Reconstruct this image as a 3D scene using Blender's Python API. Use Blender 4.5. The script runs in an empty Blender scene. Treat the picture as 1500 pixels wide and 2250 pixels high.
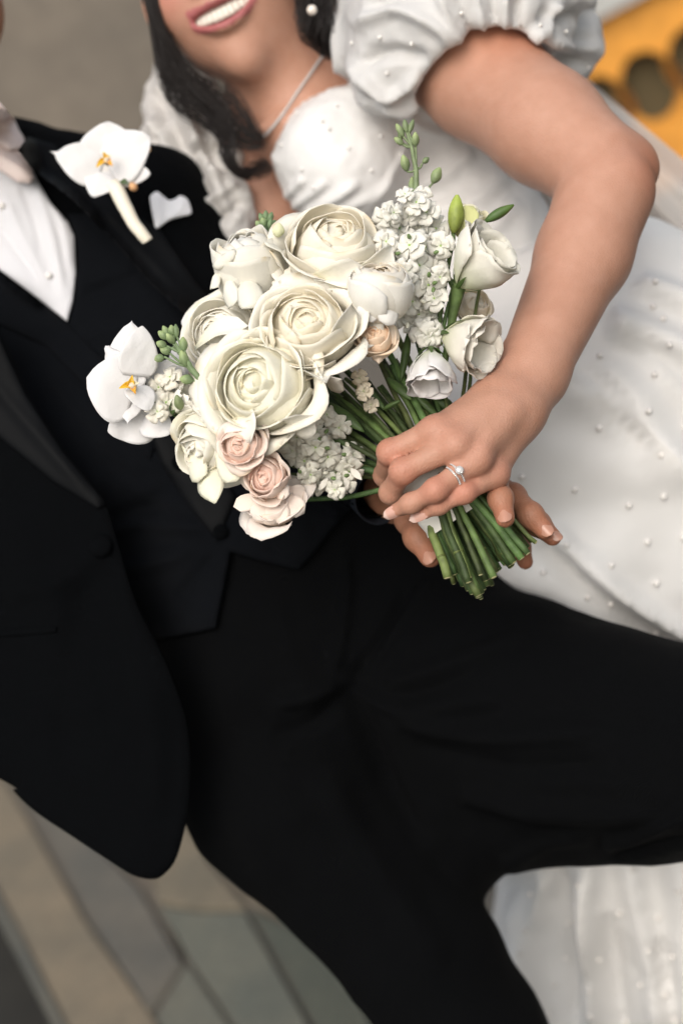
import bpy, math, random
import numpy as np
from mathutils import Vector, Matrix
from mathutils.bvhtree import BVHTree
from mathutils.geometry import delaunay_2d_cdt

# ------------------------------------------------------------------ camera, sky, sun, exposure
scn = bpy.context.scene
COL = scn.collection
ROLL, PITCH, CAM_H = math.radians(28), math.radians(20), 1.42
FPX = 3500.0                                     # focal length in reference pixels
_b = Vector((0, -math.cos(PITCH), math.sin(PITCH)))
_u0 = Vector((0, math.sin(PITCH), math.cos(PITCH)))
_r0 = Vector((1, 0, 0))
_r = _r0 * math.cos(ROLL) - _u0 * math.sin(ROLL)
_u = _r0 * math.sin(ROLL) + _u0 * math.cos(ROLL)
RM = np.array([[_r[i], _u[i], _b[i]] for i in range(3)])     # view axes -> world axes
CAM = np.array([0.0, 0.0, CAM_H])
UPC = RM.T @ np.array([0, 0, 1.0])                           # world up in view axes

cam_d = bpy.data.cameras.new('camera')
cam = bpy.data.objects.new('camera', cam_d); COL.objects.link(cam)
cam.matrix_world = Matrix([[*RM[i], CAM[i]] for i in range(3)] + [[0, 0, 0, 1]])
cam_d.sensor_fit = 'VERTICAL'; cam_d.sensor_height = 36; cam_d.lens = 56
cam_d.clip_start = 0.05; cam_d.clip_end = 400
cam_d.dof.use_dof = True; cam_d.dof.focus_distance = 1.235; cam_d.dof.aperture_fstop = 2.8
scn.camera = cam

world = bpy.data.worlds.new('World'); scn.world = world; world.use_nodes = True
nt = world.node_tree
bg = nt.nodes['Background']
sky = nt.nodes.new('ShaderNodeTexSky'); sky.sky_type = 'NISHITA'; sky.sun_disc = False
sky.sun_elevation = math.radians(44); sky.sun_rotation = math.radians(195)
sky.air_density = 1.6; sky.dust_density = 4.0; sky.ozone_density = 1.0
hs = nt.nodes.new('ShaderNodeHueSaturation'); hs.inputs['Saturation'].default_value = 0.55
nt.links.new(sky.outputs['Color'], hs.inputs['Color'])
nt.links.new(hs.outputs['Color'], bg.inputs['Color'])
bg.inputs['Strength'].default_value = 0.12

sun_d = bpy.data.lights.new('sun', 'SUN'); sun_d.energy = 1.45; sun_d.angle = math.radians(48)
sun_d.color = (1.0, 0.95, 0.88)
sun = bpy.data.objects.new('sun', sun_d); COL.objects.link(sun)
_az, _el = math.radians(195), math.radians(44)
_sd = Vector((math.sin(_az) * math.cos(_el), math.cos(_az) * math.cos(_el), math.sin(_el)))
sun.rotation_euler = _sd.to_track_quat('Z', 'Y').to_euler()

scn.view_settings.view_transform = 'Standard'; scn.view_settings.look = 'None'
scn.view_settings.gamma = 1; scn.view_settings.use_curve_mapping = False
scn.view_settings.exposure = 0.36
scn.cycles.max_bounces = 6; scn.cycles.transparent_max_bounces = 12

# ------------------------------------------------------------------ helpers: coordinates
def P(u, v, d):
    return np.array([(u - 750.0) * d / FPX, -(v - 1125.0) * d / FPX, -d])
def PX(r, d):
    return r * d / FPX
def to_world(V):
    return np.asarray(V) @ RM.T + CAM
def pxof(V):
    d = -V[:, 2]
    return V[:, 0] * FPX / d + 750, 1125 - V[:, 1] * FPX / d
def nrm(v):
    v = np.asarray(v, float); return v / (np.linalg.norm(v) + 1e-12)

def empty(name, origin, label=None, cat=None, group=None):
    o = bpy.data.objects.new(name, None); COL.objects.link(o)
    o.empty_display_size = 0.05
    o.location = Vector(to_world(np.asarray(origin)[None])[0])
    if label: o['label'] = label
    if cat: o['category'] = cat
    if group: o['group'] = group
    return o
def tag(o, label=None, cat=None, group=None, kind=None):
    if label: o['label'] = label
    if cat: o['category'] = cat
    if group: o['group'] = group
    if kind: o['kind'] = kind
    return o
def wloc(o):
    p = np.zeros(3)
    while o is not None:
        p = p + np.array(o.location); o = o.parent
    return p
def emit(name, V, F, mat, parent=None, smooth=True, cols=None, world_space=False, origin=None):
    """links ONE mesh object; V in view axes (metres) unless world_space"""
    W = np.asarray(V, float) if world_space else to_world(V)
    base = wloc(parent) if parent is not None else np.zeros(3)
    org = W.mean(0) if origin is None else np.asarray(origin)
    me = bpy.data.meshes.new(name)
    F = [tuple(int(i) for i in f) for f in F] if not isinstance(F, np.ndarray) else F
    Vl = (W - org)
    if isinstance(F, np.ndarray):
        n, k = F.shape
        me.vertices.add(len(Vl)); me.vertices.foreach_set('co', Vl.astype(np.float32).ravel())
        me.loops.add(n * k); me.loops.foreach_set('vertex_index', F.astype(np.int32).ravel())
        me.polygons.add(n); me.polygons.foreach_set('loop_start', np.arange(0, n * k, k, dtype=np.int32))
        me.update(calc_edges=True); me.validate()
    else:
        me.from_pydata(Vl.tolist(), [], F); me.update()
    if smooth:
        me.polygons.foreach_set('use_smooth', np.ones(len(me.polygons), bool))
    if cols is not None:
        a = me.color_attributes.new('tint', 'FLOAT_COLOR', 'POINT')
        c4 = np.ones((len(Vl), 4), np.float32); c4[:, :3] = cols
        a.data.foreach_set('color', c4.ravel())
    me.materials.append(mat)
    o = bpy.data.objects.new(name, me); COL.objects.link(o)
    o.parent = parent; o.location = Vector(org - base)
    return o

class MB:                                         # collects pieces that become one mesh
    def __init__(s): s.V = []; s.F = []; s.n = 0; s.C = []
    def add(s, V, F, col=(1, 1, 1)):
        V = np.asarray(V, float); s.V.append(V)
        s.F.extend([tuple(int(i) + s.n for i in f) for f in F]); s.n += len(V)
        c = np.asarray(col, float)
        s.C.append(np.tile(c, (len(V), 1)) if c.ndim == 1 else c)
        return s
    def build(s, name, mat, parent=None, **k):
        return emit(name, np.vstack(s.V), s.F, mat, parent, cols=np.vstack(s.C), **k)

# ------------------------------------------------------------------ helpers: noise
def _hash(ix, iy, iz, seed):
    h = (ix * 374761393 + iy * 668265263 + iz * 2147483647 + seed * 1274126177) & 0xffffffff
    h = ((h ^ (h >> 13)) * 1274126177) & 0xffffffff
    return ((h ^ (h >> 16)) & 0xffff) / 65535.0
def vnoise(p, freq, seed=0):
    q = np.asarray(p) * freq + 100.0
    i = np.floor(q).astype(np.int64); f = q - i; f = f * f * (3 - 2 * f)
    r = 0
    for dx in (0, 1):
        wx = f[:, 0] if dx else 1 - f[:, 0]
        for dy in (0, 1):
            wy = f[:, 1] if dy else 1 - f[:, 1]
            for dz in (0, 1):
                wz = f[:, 2] if dz else 1 - f[:, 2]
                r = r + wx * wy * wz * _hash(i[:, 0] + dx, i[:, 1] + dy, i[:, 2] + dz, seed)
    return r * 2 - 1
def fbm(p, freq, seed=0, oct=3):
    r = 0; a = 1
    for o in range(oct):
        r = r + a * vnoise(p, freq * 2 ** o, seed + o); a *= 0.5
    return r

# ------------------------------------------------------------------ helpers: distance fields -> closed surfaces
def K(u, v, d, r, u2, v2, d2, r2, zs=1.0):
    """tapered capsule between two points given where they stand in front of the lens, radii in reference pixels"""
    return (P(u, v, d), PX(r, d), P(u2, v2, d2), PX(r2, d2), zs)
def f_cap(p, c):
    a, ra, b, rb, zs = c
    s = np.array([1, 1, 1 / zs]); ab = (b - a) * s; pa = (p - a) * s
    t = np.clip((pa @ ab) / (ab @ ab + 1e-12), 0, 1)
    return np.linalg.norm(pa - t[:, None] * ab, axis=1) - (ra + (rb - ra) * t)
def smin(a, b, k):
    h = np.maximum(k - np.abs(a - b), 0) / k
    return np.minimum(a, b) - h * h * k * 0.25
def smax(a, b, k): return -smin(-a, -b, k)
def f_chain(p, caps, k):
    r = None
    for c in caps:
        d = f_cap(p, c); r = d if r is None else smin(r, d, k)
    return r
def f_ell(p, c, rad, R=None):
    q = p - c
    if R is not None: q = q @ R
    q = q / np.asarray(rad); l = np.linalg.norm(q, axis=1)
    return (l - 1) * min(rad) * 1.0
def poly_sd(px, py, poly):
    """signed distance in pixels, negative inside"""
    poly = np.asarray(poly, float); n = len(poly); best = np.full(px.shape, 1e9); ins = np.zeros(px.shape, bool)
    for i in range(n):
        a = poly[i]; b = poly[(i + 1) % n]; e = b - a
        t = np.clip(((px - a[0]) * e[0] + (py - a[1]) * e[1]) / (e @ e + 1e-9), 0, 1)
        best = np.minimum(best, np.hypot(px - a[0] - t * e[0], py - a[1] - t * e[1]))
        c = ((a[1] > py) != (b[1] > py)) & (px < (b[0] - a[0]) * (py - a[1]) / (b[1] - a[1] + 1e-12) + a[0])
        ins ^= c
    return np.where(ins, -best, best)
def line_dist(px, py, line):
    best = np.full(px.shape, 1e9); tt = np.zeros(px.shape); n = len(line) - 1
    for i in range(n):
        a = np.array(line[i][:2], float); b = np.array(line[i + 1][:2], float); e = b - a
        t = np.clip(((px - a[0]) * e[0] + (py - a[1]) * e[1]) / (e @ e + 1e-9), 0, 1)
        d = np.hypot(px - a[0] - t * e[0], py - a[1] - t * e[1])
        m = d < best; best = np.where(m, d, best); tt = np.where(m, (i + t) / n, tt)
    return best, tt
def spline(pts, closed=False, sub=6):
    p = [np.array(q, float) for q in pts]; n = len(p); out = []
    rng = range(n) if closed else range(n - 1)
    for i in rng:
        if closed: a, b, c, d = p[i - 1], p[i], p[(i + 1) % n], p[(i + 2) % n]
        else: a, b, c, d = p[max(i - 1, 0)], p[i], p[i + 1], p[min(i + 2, n - 1)]
        for k in range(sub):
            t = k / sub
            out.append(0.5 * ((2 * b) + (-a + c) * t + (2 * a - 5 * b + 4 * c - d) * t * t + (-a + 3 * b - 3 * c + d) * t ** 3))
    if not closed: out.append(p[-1])
    return out

def surface(f, lo, hi, h, cull=1.3, B=8):
    """surface nets over sparse blocks; returns V, F (quads)"""
    lo = np.asarray(lo, float); hi = np.asarray(hi, float)
    nb = np.ceil((hi - lo) / (h * B)).astype(int) + 1
    gx, gy, gz = np.meshgrid(*[np.arange(n) for n in nb], indexing='ij')
    bl = np.stack([gx.ravel(), gy.ravel(), gz.ravel()], 1)
    ctr = lo + (bl + 0.5) * h * B
    keep = np.zeros(len(bl), bool)
    for s in range(0, len(bl), 200000):
        keep[s:s + 200000] = np.abs(f(ctr[s:s + 200000])) < h * B * 0.87 * cull + h
    bl = bl[keep]
    g = np.arange(B + 1)
    off = np.stack(np.meshgrid(g, g, g, indexing='ij'), -1).reshape(-1, 3)
    NB = B + 1
    keyV = []; posV = []; E = [[], [], []]
    S = 1 << 20
    for s in range(0, len(bl), 256):
        b = bl[s:s + 256]
        gi = b[:, None, :] * B + off[None]
        val = f((lo + gi.reshape(-1, 3) * h)).reshape(len(b), NB, NB, NB)
        sg = val < 0
        c = [(i, j, k) for i in (0, 1) for j in (0, 1) for k in (0, 1)]
        def cr(A, o): return A[:, o[0]:o[0] + B, o[1]:o[1] + B, o[2]:o[2] + B]
        cnt = sum(cr(sg, o).astype(np.int8) for o in c)
        act = (cnt > 0) & (cnt < 8)
        ids = np.argwhere(act)
        if not len(ids): continue
        acc = np.zeros((len(ids), 3)); nn = np.zeros(len(ids))
        cv = [cr(val, o)[act] for o in c]
        for i in range(8):
            for j in range(i + 1, 8):
                a, bb = c[i], c[j]
                if sum(abs(a[q] - bb[q]) for q in range(3)) != 1: continue
                m = (cv[i] < 0) != (cv[j] < 0)
                t = np.where(m, cv[i] / (cv[i] - cv[j] + 1e-20), 0)
                pt = np.array(a)[None] + t[:, None] * (np.array(bb) - np.array(a))[None]
                acc += pt * m[:, None]; nn += m
        cell = b[ids[:, 0]] * B + ids[:, 1:]
        posV.append(lo + (cell + acc / nn[:, None]) * h)
        keyV.append((cell[:, 0] * S + cell[:, 1]) * S + cell[:, 2])
        for ax in range(3):
            o = [0, 0, 0]; o[ax] = 1
            m = cr(sg, (0, 0, 0)) != cr(sg, tuple(o))
            e = np.argwhere(m)
            if len(e):
                E[ax].append(np.column_stack([b[e[:, 0]] * B + e[:, 1:], cr(sg, (0, 0, 0))[m]]))
    keyV = np.concatenate(keyV); posV = np.concatenate(posV)
    o = np.argsort(keyV); ks = keyV[o]; posV = posV[o]
    Fs = []
    for ax in range(3):
        if not E[ax]: continue
        e = np.concatenate(E[ax]); a1, a2 = (ax + 1) % 3, (ax + 2) % 3
        qs = []
        ok = np.ones(len(e), bool)
        for d1, d2 in ((0, 0), (-1, 0), (-1, -1), (0, -1)):
            cc = e[:, :3].copy(); cc[:, a1] += d1; cc[:, a2] += d2
            k = (cc[:, 0] * S + cc[:, 1]) * S + cc[:, 2]
            ix = np.clip(np.searchsorted(ks, k), 0, len(ks) - 1)
            ok &= ks[ix] == k; qs.append(ix)
        q = np.stack(qs, 1)[ok]; fl = e[ok, 3] == 0
        q[fl] = q[fl][:, ::-1]
        Fs.append(q)
    return posV, np.concatenate(Fs)

def vnormals(V, F):
    F = np.asarray(F)
    a, b, c = V[F[:, 0]], V[F[:, 1]], V[F[:, 2]]
    n = np.cross(b - a, c - a)
    if F.shape[1] == 4: n = n + np.cross(c - a, V[F[:, 3]] - a)
    N = np.zeros_like(V)
    for k in range(F.shape[1]): np.add.at(N, F[:, k], n)
    return N / (np.linalg.norm(N, axis=1)[:, None] + 1e-12)
def relax(V, F, it=2, w=0.5):
    F = np.asarray(F); V = V.copy()
    for _ in range(it):
        S = np.zeros_like(V); c = np.zeros(len(V)); k = F.shape[1]
        for i in range(k):
            a, b = F[:, i], F[:, (i + 1) % k]
            np.add.at(S, a, V[b]); np.add.at(c, a, 1); np.add.at(S, b, V[a]); np.add.at(c, b, 1)
        V += w * (S / np.maximum(c, 1)[:, None] - V)
    return V
def bvh(V, F):
    return BVHTree.FromPolygons([tuple(v) for v in V.tolist()], [tuple(f) for f in (F.tolist() if isinstance(F, np.ndarray) else F)])
def ray(bv, u, v):
    """distance in front of the lens of the nearest surface along the sight line through u, v, and its normal"""
    d = nrm(P(u, v, 1.0)); best = None; n = None
    for b in (bv if isinstance(bv, (list, tuple)) else [bv]):
        h = b.ray_cast(Vector((0, 0, 0)), Vector(d))
        if h[0] is not None and (best is None or -h[0].z < best): best = -h[0].z; n = np.array(h[1])
    if n is not None and n[2] < 0: n = -n
    return best, n
def creases(V, N, folds, freqnoise=()):
    """cloth folds: (polyline px, width px, height mm [, one sided])"""
    u, v = pxof(V); off = np.zeros(len(V))
    for fo in folds:
        line, w, h = fo[0], fo[1], fo[2]; side = fo[3] if len(fo) > 3 else 0
        sl = spline(line, sub=5)
        d, t = line_dist(u, v, sl)
        taper = np.clip(np.minimum(t, 1 - t) * 5, 0, 1) ** 0.7
        if side:
            a = np.array(sl[0][:2]); b = np.array(sl[-1][:2]); e = nrm(b - a)
            sgn = ((u - a[0]) * e[1] - (v - a[1]) * e[0]) * side
            prof = np.where(sgn > 0, np.exp(-(d / w) ** 2), np.exp(-(d / (w * 0.22)) ** 2))
        else: prof = np.exp(-(d / w) ** 2)
        off += prof * taper * h * 0.001
    for fr, amp, sd in freqnoise:
        off += fbm(V, fr, sd) * amp * 0.001
    front = np.clip(N[:, 2] * 2 + 0.6, 0, 1)
    return V + N * (off * np.where(np.abs(off) > 0, 1, 1) * (front * 0.8 + 0.2))[:, None]

# ------------------------------------------------------------------ helpers: small shapes
def tube(pts, rad, n=8, cap=True, flat=1.0):
    pts = [np.asarray(p, float) for p in pts]; m = len(pts)
    rad = [rad] * m if np.isscalar(rad) else list(rad)
    V = []; F = []; t0 = nrm(pts[1] - pts[0]); ref = np.array([0, 0, 1.0]) if abs(t0[2]) < 0.9 else np.array([1.0, 0, 0])
    x = nrm(np.cross(t0, ref))
    for i in range(m):
        t = nrm(pts[min(i + 1, m - 1)] - pts[max(i - 1, 0)])
        x = nrm(x - t * (x @ t)); y = np.cross(t, x)
        for k in range(n):
            a = 2 * math.pi * k / n
            V.append(pts[i] + rad[i] * (math.cos(a) * x + flat * math.sin(a) * y))
    for i in range(m - 1):
        for k in range(n):
            F.append((i * n + k, i * n + (k + 1) % n, (i + 1) * n + (k + 1) % n, (i + 1) * n + k))
    if cap: F += [tuple(range(n - 1, -1, -1)), tuple((m - 1) * n + k for k in range(n))]
    return np.array(V), F
def ball(c, rad, axis=None, nu=12, nv=8):
    rad = np.array([rad] * 3 if np.isscalar(rad) else rad, float); V = [[0, 0, 1]]
    for i in range(1, nv):
        th = math.pi * i / nv
        for k in range(nu):
            a = 2 * math.pi * k / nu; V.append([math.sin(th) * math.cos(a), math.sin(th) * math.sin(a), math.cos(th)])
    V.append([0, 0, -1]); F = []
    for k in range(nu): F.append((0, 1 + k, 1 + (k + 1) % nu))
    for i in range(nv - 2):
        for k in range(nu):
            a = 1 + i * nu; F.append((a + k, a + nu + k, a + nu + (k + 1) % nu, a + (k + 1) % nu))
    e = 1 + (nv - 2) * nu
    for k in range(nu): F.append((e + k, len(V) - 1, e + (k + 1) % nu))
    V = np.array(V) * rad
    if axis is not None: V = V @ basis(axis).T
    return V + np.asarray(c), F
def basis(z, x=None):
    z = nrm(z)
    if x is None: x = np.array([1.0, 0, 0]) if abs(z[0]) < 0.8 else np.array([0, 1.0, 0])
    x = nrm(np.asarray(x, float) - z * (z @ np.asarray(x, float))); y = np.cross(z, x)
    return np.stack([x, y, z], 1)
def gridF(nu, nv):
    return [(j * nu + i, j * nu + i + 1, (j + 1) * nu + i + 1, (j + 1) * nu + i) for j in range(nv - 1) for i in range(nu - 1)]
def box(lo, hi):
    x0, y0, z0 = lo; x1, y1, z1 = hi
    V = [(x0, y0, z0), (x1, y0, z0), (x1, y1, z0), (x0, y1, z0), (x0, y0, z1), (x1, y0, z1), (x1, y1, z1), (x0, y1, z1)]
    return V, [(0, 3, 2, 1), (4, 5, 6, 7), (0, 1, 5, 4), (1, 2, 6, 5), (2, 3, 7, 6), (3, 0, 4, 7)]

# ------------------------------------------------------------------ materials
def mat(name, col, rough=0.6, noise=0.0, nscale=60, bump=0.0, bscale=400, sheen=0.0, sss=0.0, sssr=(1, .4, .25), transl=0.0,
        spec=0.5, metal=0.0, attr=True, col2=None, weave=0.0, alpha=1.0, sss_scale=0.004, coat=0.0, aniso=0.0):
    m = bpy.data.materials.new(name); m.use_nodes = True; t = m.node_tree; N = t.nodes; L = t.links
    b = N['Principled BSDF']; out = N['Material Output']
    tc = N.new('ShaderNodeTexCoord')
    rgb = N.new('ShaderNodeRGB'); rgb.outputs[0].default_value = (*col, 1); c = rgb.outputs[0]
    if noise or col2 is not None:
        nz = N.new('ShaderNodeTexNoise'); nz.inputs['Scale'].default_value = nscale; nz.inputs['Detail'].default_value = 5
        L.new(tc.outputs['Object'], nz.inputs['Vector'])
        mx = N.new('ShaderNodeMix'); mx.data_type = 'RGBA'
        mr = N.new('ShaderNodeMapRange'); mr.inputs['From Min'].default_value = .3; mr.inputs['From Max'].default_value = .7
        L.new(nz.outputs['Fac'], mr.inputs['Value']); L.new(mr.outputs['Result'], mx.inputs['Factor'])
        c2 = col2 if col2 is not None else tuple(x * (1 - noise) for x in col)
        mx.inputs['A'].default_value = (*col, 1); mx.inputs['B'].default_value = (*c2, 1); c = mx.outputs['Result']
    if attr:
        at = N.new('ShaderNodeAttribute'); at.attribute_name = 'tint'
        m2 = N.new('ShaderNodeMix'); m2.data_type = 'RGBA'; m2.blend_type = 'MULTIPLY'; m2.inputs['Factor'].default_value = 1
        L.new(c, m2.inputs['A']); L.new(at.outputs['Color'], m2.inputs['B']); c = m2.outputs['Result']
    L.new(c, b.inputs['Base Color'])
    b.inputs['Roughness'].default_value = rough; b.inputs['Metallic'].default_value = metal
    b.inputs['Specular IOR Level'].default_value = spec
    if sheen: b.inputs['Sheen Weight'].default_value = sheen; b.inputs['Sheen Roughness'].default_value = .4
    if coat: b.inputs['Coat Weight'].default_value = coat
    if sss:
        b.inputs['Subsurface Weight'].default_value = sss; b.inputs['Subsurface Radius'].default_value = sssr
        b.inputs['Subsurface Scale'].default_value = sss_scale
    nrmout = None
    if bump:
        n2 = N.new('ShaderNodeTexNoise'); n2.inputs['Scale'].default_value = bscale; n2.inputs['Detail'].default_value = 4
        L.new(tc.outputs['Object'], n2.inputs['Vector'])
        h = n2.outputs['Fac']
        if weave:
            ws = []
            for rz in (0.6, -0.97):
                mp = N.new('ShaderNodeMapping'); mp.inputs['Rotation'].default_value = (0.3, 0.2, rz)
                wv = N.new('ShaderNodeTexWave'); wv.inputs['Scale'].default_value = weave; wv.inputs['Distortion'].default_value = .6
                L.new(tc.outputs['Object'], mp.inputs['Vector']); L.new(mp.outputs['Vector'], wv.inputs['Vector']); ws.append(wv)
            ad = N.new('ShaderNodeMath'); ad.operation = 'ADD'; L.new(ws[0].outputs['Fac'], ad.inputs[0]); L.new(ws[1].outputs['Fac'], ad.inputs[1])
            ad2 = N.new('ShaderNodeMath'); ad2.operation = 'ADD'; L.new(ad.outputs[0], ad2.inputs[0]); L.new(h, ad2.inputs[1]); h = ad2.outputs[0]
        bp = N.new('ShaderNodeBump'); bp.inputs['Strength'].default_value = bump; bp.inputs['Distance'].default_value = 0.001
        L.new(h, bp.inputs['Height']); L.new(bp.outputs['Normal'], b.inputs['Normal']); nrmout = bp
    sh = b.outputs['BSDF']
    if transl:
        tr = N.new('ShaderNodeBsdfTranslucent'); L.new(c, tr.inputs['Color'])
        ms = N.new('ShaderNodeMixShader'); ms.inputs['Fac'].default_value = transl
        L.new(sh, ms.inputs[1]); L.new(tr.outputs['BSDF'], ms.inputs[2]); sh = ms.outputs[0]
    if alpha < 1:
        tp = N.new('ShaderNodeBsdfTransparent'); ms = N.new('ShaderNodeMixShader'); ms.inputs['Fac'].default_value = alpha
        L.new(tp.outputs['BSDF'], ms.inputs[1]); L.new(sh, ms.inputs[2]); sh = ms.outputs[0]
    L.new(sh, out.inputs['Surface'])
    return m

M = {}
M['skin_bride'] = mat('skin_bride', (.485, .262, .185), .5, noise=.22, nscale=70, bump=.55, bscale=620, sss=.12, spec=.35, sss_scale=.003, col2=(.445, .232, .158))
M['skin_groom'] = mat('skin_groom', (.38, .175, .105), .5, noise=.18, nscale=80, bump=.6, bscale=600, sss=.1, spec=.4)
M['nail'] = mat('nail', (.62, .36, .29), .25, spec=.5, coat=.4)
M['nail_groom'] = mat('nail_groom', (.46, .235, .165), .35, spec=.5, coat=.2)
M['teeth'] = mat('teeth', (.66, .61, .53), .3, coat=.4)
M['dark'] = mat('mouth_dark', (.05, .012, .012), .6)
M['hair'] = mat('hair', (.013, .009, .008), .42, spec=.35)
M['suit'] = mat('suit_wool', (.0036, .0042, .0052), .85, noise=.6, nscale=750, bump=.6, bscale=1500, spec=.045, weave=700)
M['trouser'] = mat('trouser_wool', (.0040, .0044, .0052), .8, noise=.6, nscale=750, bump=.6, bscale=1500, spec=.06, weave=700)
M['vest'] = mat('vest_cloth', (.0050, .0060, .0082), .7, noise=.5, nscale=750, bump=.5, bscale=1400, spec=.07, weave=700)
M['lapel'] = mat('lapel_satin', (.0040, .0044, .0052), .55, bump=.15, bscale=1400, spec=.06)
M['shirt'] = mat('shirt_cotton', (.68, .68, .71), .7, bump=.2, bscale=1200, weave=900, transl=.05)
M['linen'] = mat('white_linen', (.86, .86, .89), .7, bump=.2, bscale=1200, weave=900)
M['bow'] = mat('bow_satin', (.74, .62, .58), .45, noise=.08, nscale=40, bump=.2, bscale=1000)
M['dress'] = mat('dress_satin', (.71, .70, .69), .42, noise=.03, nscale=14, bump=.12, bscale=900, spec=.4, sheen=.1)
M['organza'] = mat('organza', (.72, .71, .70), .5, bump=.1, bscale=900, spec=.3, transl=.25)
M['tulle'] = mat('tulle', (.72, .68, .65), .7, alpha=.8, transl=.3)
M['pearl'] = mat('pearl', (.80, .77, .74), .18, coat=.6)
M['silver'] = mat('silver', (.80, .78, .74), .2, metal=1.0, attr=False)
M['gold'] = mat('gold', (.90, .86, .78), .15, metal=1.0, attr=False)
g = bpy.data.materials.new('diamond'); g.use_nodes = True
g.node_tree.nodes['Principled BSDF'].inputs['Base Color'].default_value = (.95, .95, .95, 1)
g.node_tree.nodes['Principled BSDF'].inputs['Roughness'].default_value = .04
g.node_tree.nodes['Principled BSDF'].inputs['Transmission Weight'].default_value = .5
g.node_tree.nodes['Principled BSDF'].inputs['IOR'].default_value = 2.2
M['diamond'] = g
PET = dict(rough=.62, noise=.05, nscale=55, bump=.3, bscale=420, spec=.15)
M['petal_cream'] = mat('petal_cream', (.935, .905, .83), transl=.2, **PET)
M['petal_white'] = mat('petal_white', (.85, .835, .795), transl=.18, **PET)
M['petal_orchid'] = mat('petal_orchid', (.80, .795, .80), transl=.14, **PET)
M['petal_blush'] = mat('petal_blush', (.89, .745, .67), transl=.15, **PET)
M['petal_peach'] = mat('petal_peach', (.88, .74, .60), transl=.15, **PET)
M['stem'] = mat('stem', (.095, .15, .05), .62, noise=.6, nscale=90, bump=.3, bscale=500, spec=.4)
M['bud'] = mat('bud', (.22, .27, .14), .55, noise=.3, nscale=200, bump=.3, bscale=500)
M['leaf'] = mat('leaf', (.075, .125, .04), .5, noise=.4, nscale=80, transl=.15, bump=.3, bscale=300)
M['cut'] = mat('stem_cut', (.40, .38, .20), .8)
M['ribbon'] = mat('ribbon', (.80, .77, .70), .5, bump=.3, bscale=700)
M['yellow'] = mat('orchid_throat', (.78, .48, .08), .5)
M['shoe'] = mat('shoe_leather', (.01, .01, .01), .25)
# ------------------------------------------------------------------ the setting: ground, slabs, walls
def at_height(u, v, h):
    """point of the sight line through u, v that lies h metres above the ground (world axes)"""
    d = RM @ nrm(P(u, v, 1.0)); t = (h - CAM_H) / d[2]
    return CAM + d * t
def mat_stone(name, c1, c2, sc=3.0, rough=.85):
    m = bpy.data.materials.new(name); m.use_nodes = True; t = m.node_tree; N = t.nodes; L = t.links; b = N['Principled BSDF']
    tc = N.new('ShaderNodeTexCoord'); oi = N.new('ShaderNodeObjectInfo')
    n1 = N.new('ShaderNodeTexNoise'); n1.inputs['Scale'].default_value = sc; n1.inputs['Detail'].default_value = 8; n1.inputs['Roughness'].default_value = .65
    n2 = N.new('ShaderNodeTexNoise'); n2.inputs['Scale'].default_value = sc * 14; n2.inputs['Detail'].default_value = 6
    L.new(tc.outputs['Object'], n1.inputs['Vector']); L.new(tc.outputs['Object'], n2.inputs['Vector'])
    mr = N.new('ShaderNodeMapRange'); mr.inputs['From Min'].default_value = .32; mr.inputs['From Max'].default_value = .68
    L.new(n1.outputs['Fac'], mr.inputs['Value'])
    mx = N.new('ShaderNodeMix'); mx.data_type = 'RGBA'; mx.inputs['A'].default_value = (*c1, 1); mx.inputs['B'].default_value = (*c2, 1)
    L.new(mr.outputs['Result'], mx.inputs['Factor'])
    m2 = N.new('ShaderNodeMix'); m2.data_type = 'RGBA'; m2.blend_type = 'MULTIPLY'; m2.inputs['Factor'].default_value = .5
    L.new(mx.outputs['Result'], m2.inputs['A']); L.new(n2.outputs['Fac'], m2.inputs['B'])
    at = N.new('ShaderNodeAttribute'); at.attribute_name = 'tint'
    m3 = N.new('ShaderNodeMix'); m3.data_type = 'RGBA'; m3.blend_type = 'MULTIPLY'; m3.inputs['Factor'].default_value = 1
    L.new(m2.outputs['Result'], m3.inputs['A']); L.new(at.outputs['Color'], m3.inputs['B'])
    L.new(m3.outputs['Result'], b.inputs['Base Color']); b.inputs['Roughness'].default_value = rough
    bp = N.new('ShaderNodeBump'); bp.inputs['Strength'].default_value = .5; bp.inputs['Distance'].default_value = .004
    L.new(n2.outputs['Fac'], bp.inputs['Height']); L.new(bp.outputs['Normal'], b.inputs['Normal'])
    return m
M['stone'] = mat_stone('paving_stone', (.225, .20, .162), (.15, .145, .127), 5)
M['joint'] = mat_stone('joint_mortar', (.165, .145, .118), (.115, .103, .088), 8)
M['asphalt'] = mat_stone('dark_asphalt', (.026, .024, .019), (.016, .015, .012), 5)
M['plaster'] = mat_stone('grey_brown_render', (.255, .215, .172), (.165, .145, .122), 1.1)
M['orange'] = mat_stone('orange_paint', (.95, .43, .07), (.82, .33, .045), 1.6, .5)
M['pale'] = mat_stone('pale_coping', (.60, .60, .58), (.50, .50, .48), 3)
M['hole'] = mat_stone('dark_olive_board', (.13, .10, .045), (.10, .08, .04), 3)

def sheet(name, x0, x1, y0, y1, z, mt, kind='structure'):
    V = [(x0, y0, z), (x1, y0, z), (x1, y1, z), (x0, y1, z)]
    o = emit(name, V, [(0, 1, 2, 3)], mt, None, smooth=False, cols=(1, 1, 1), world_space=True); o['kind'] = kind; return o
sheet('ground', -60, 60, -20, 90, -.13, M['asphalt'])
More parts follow.
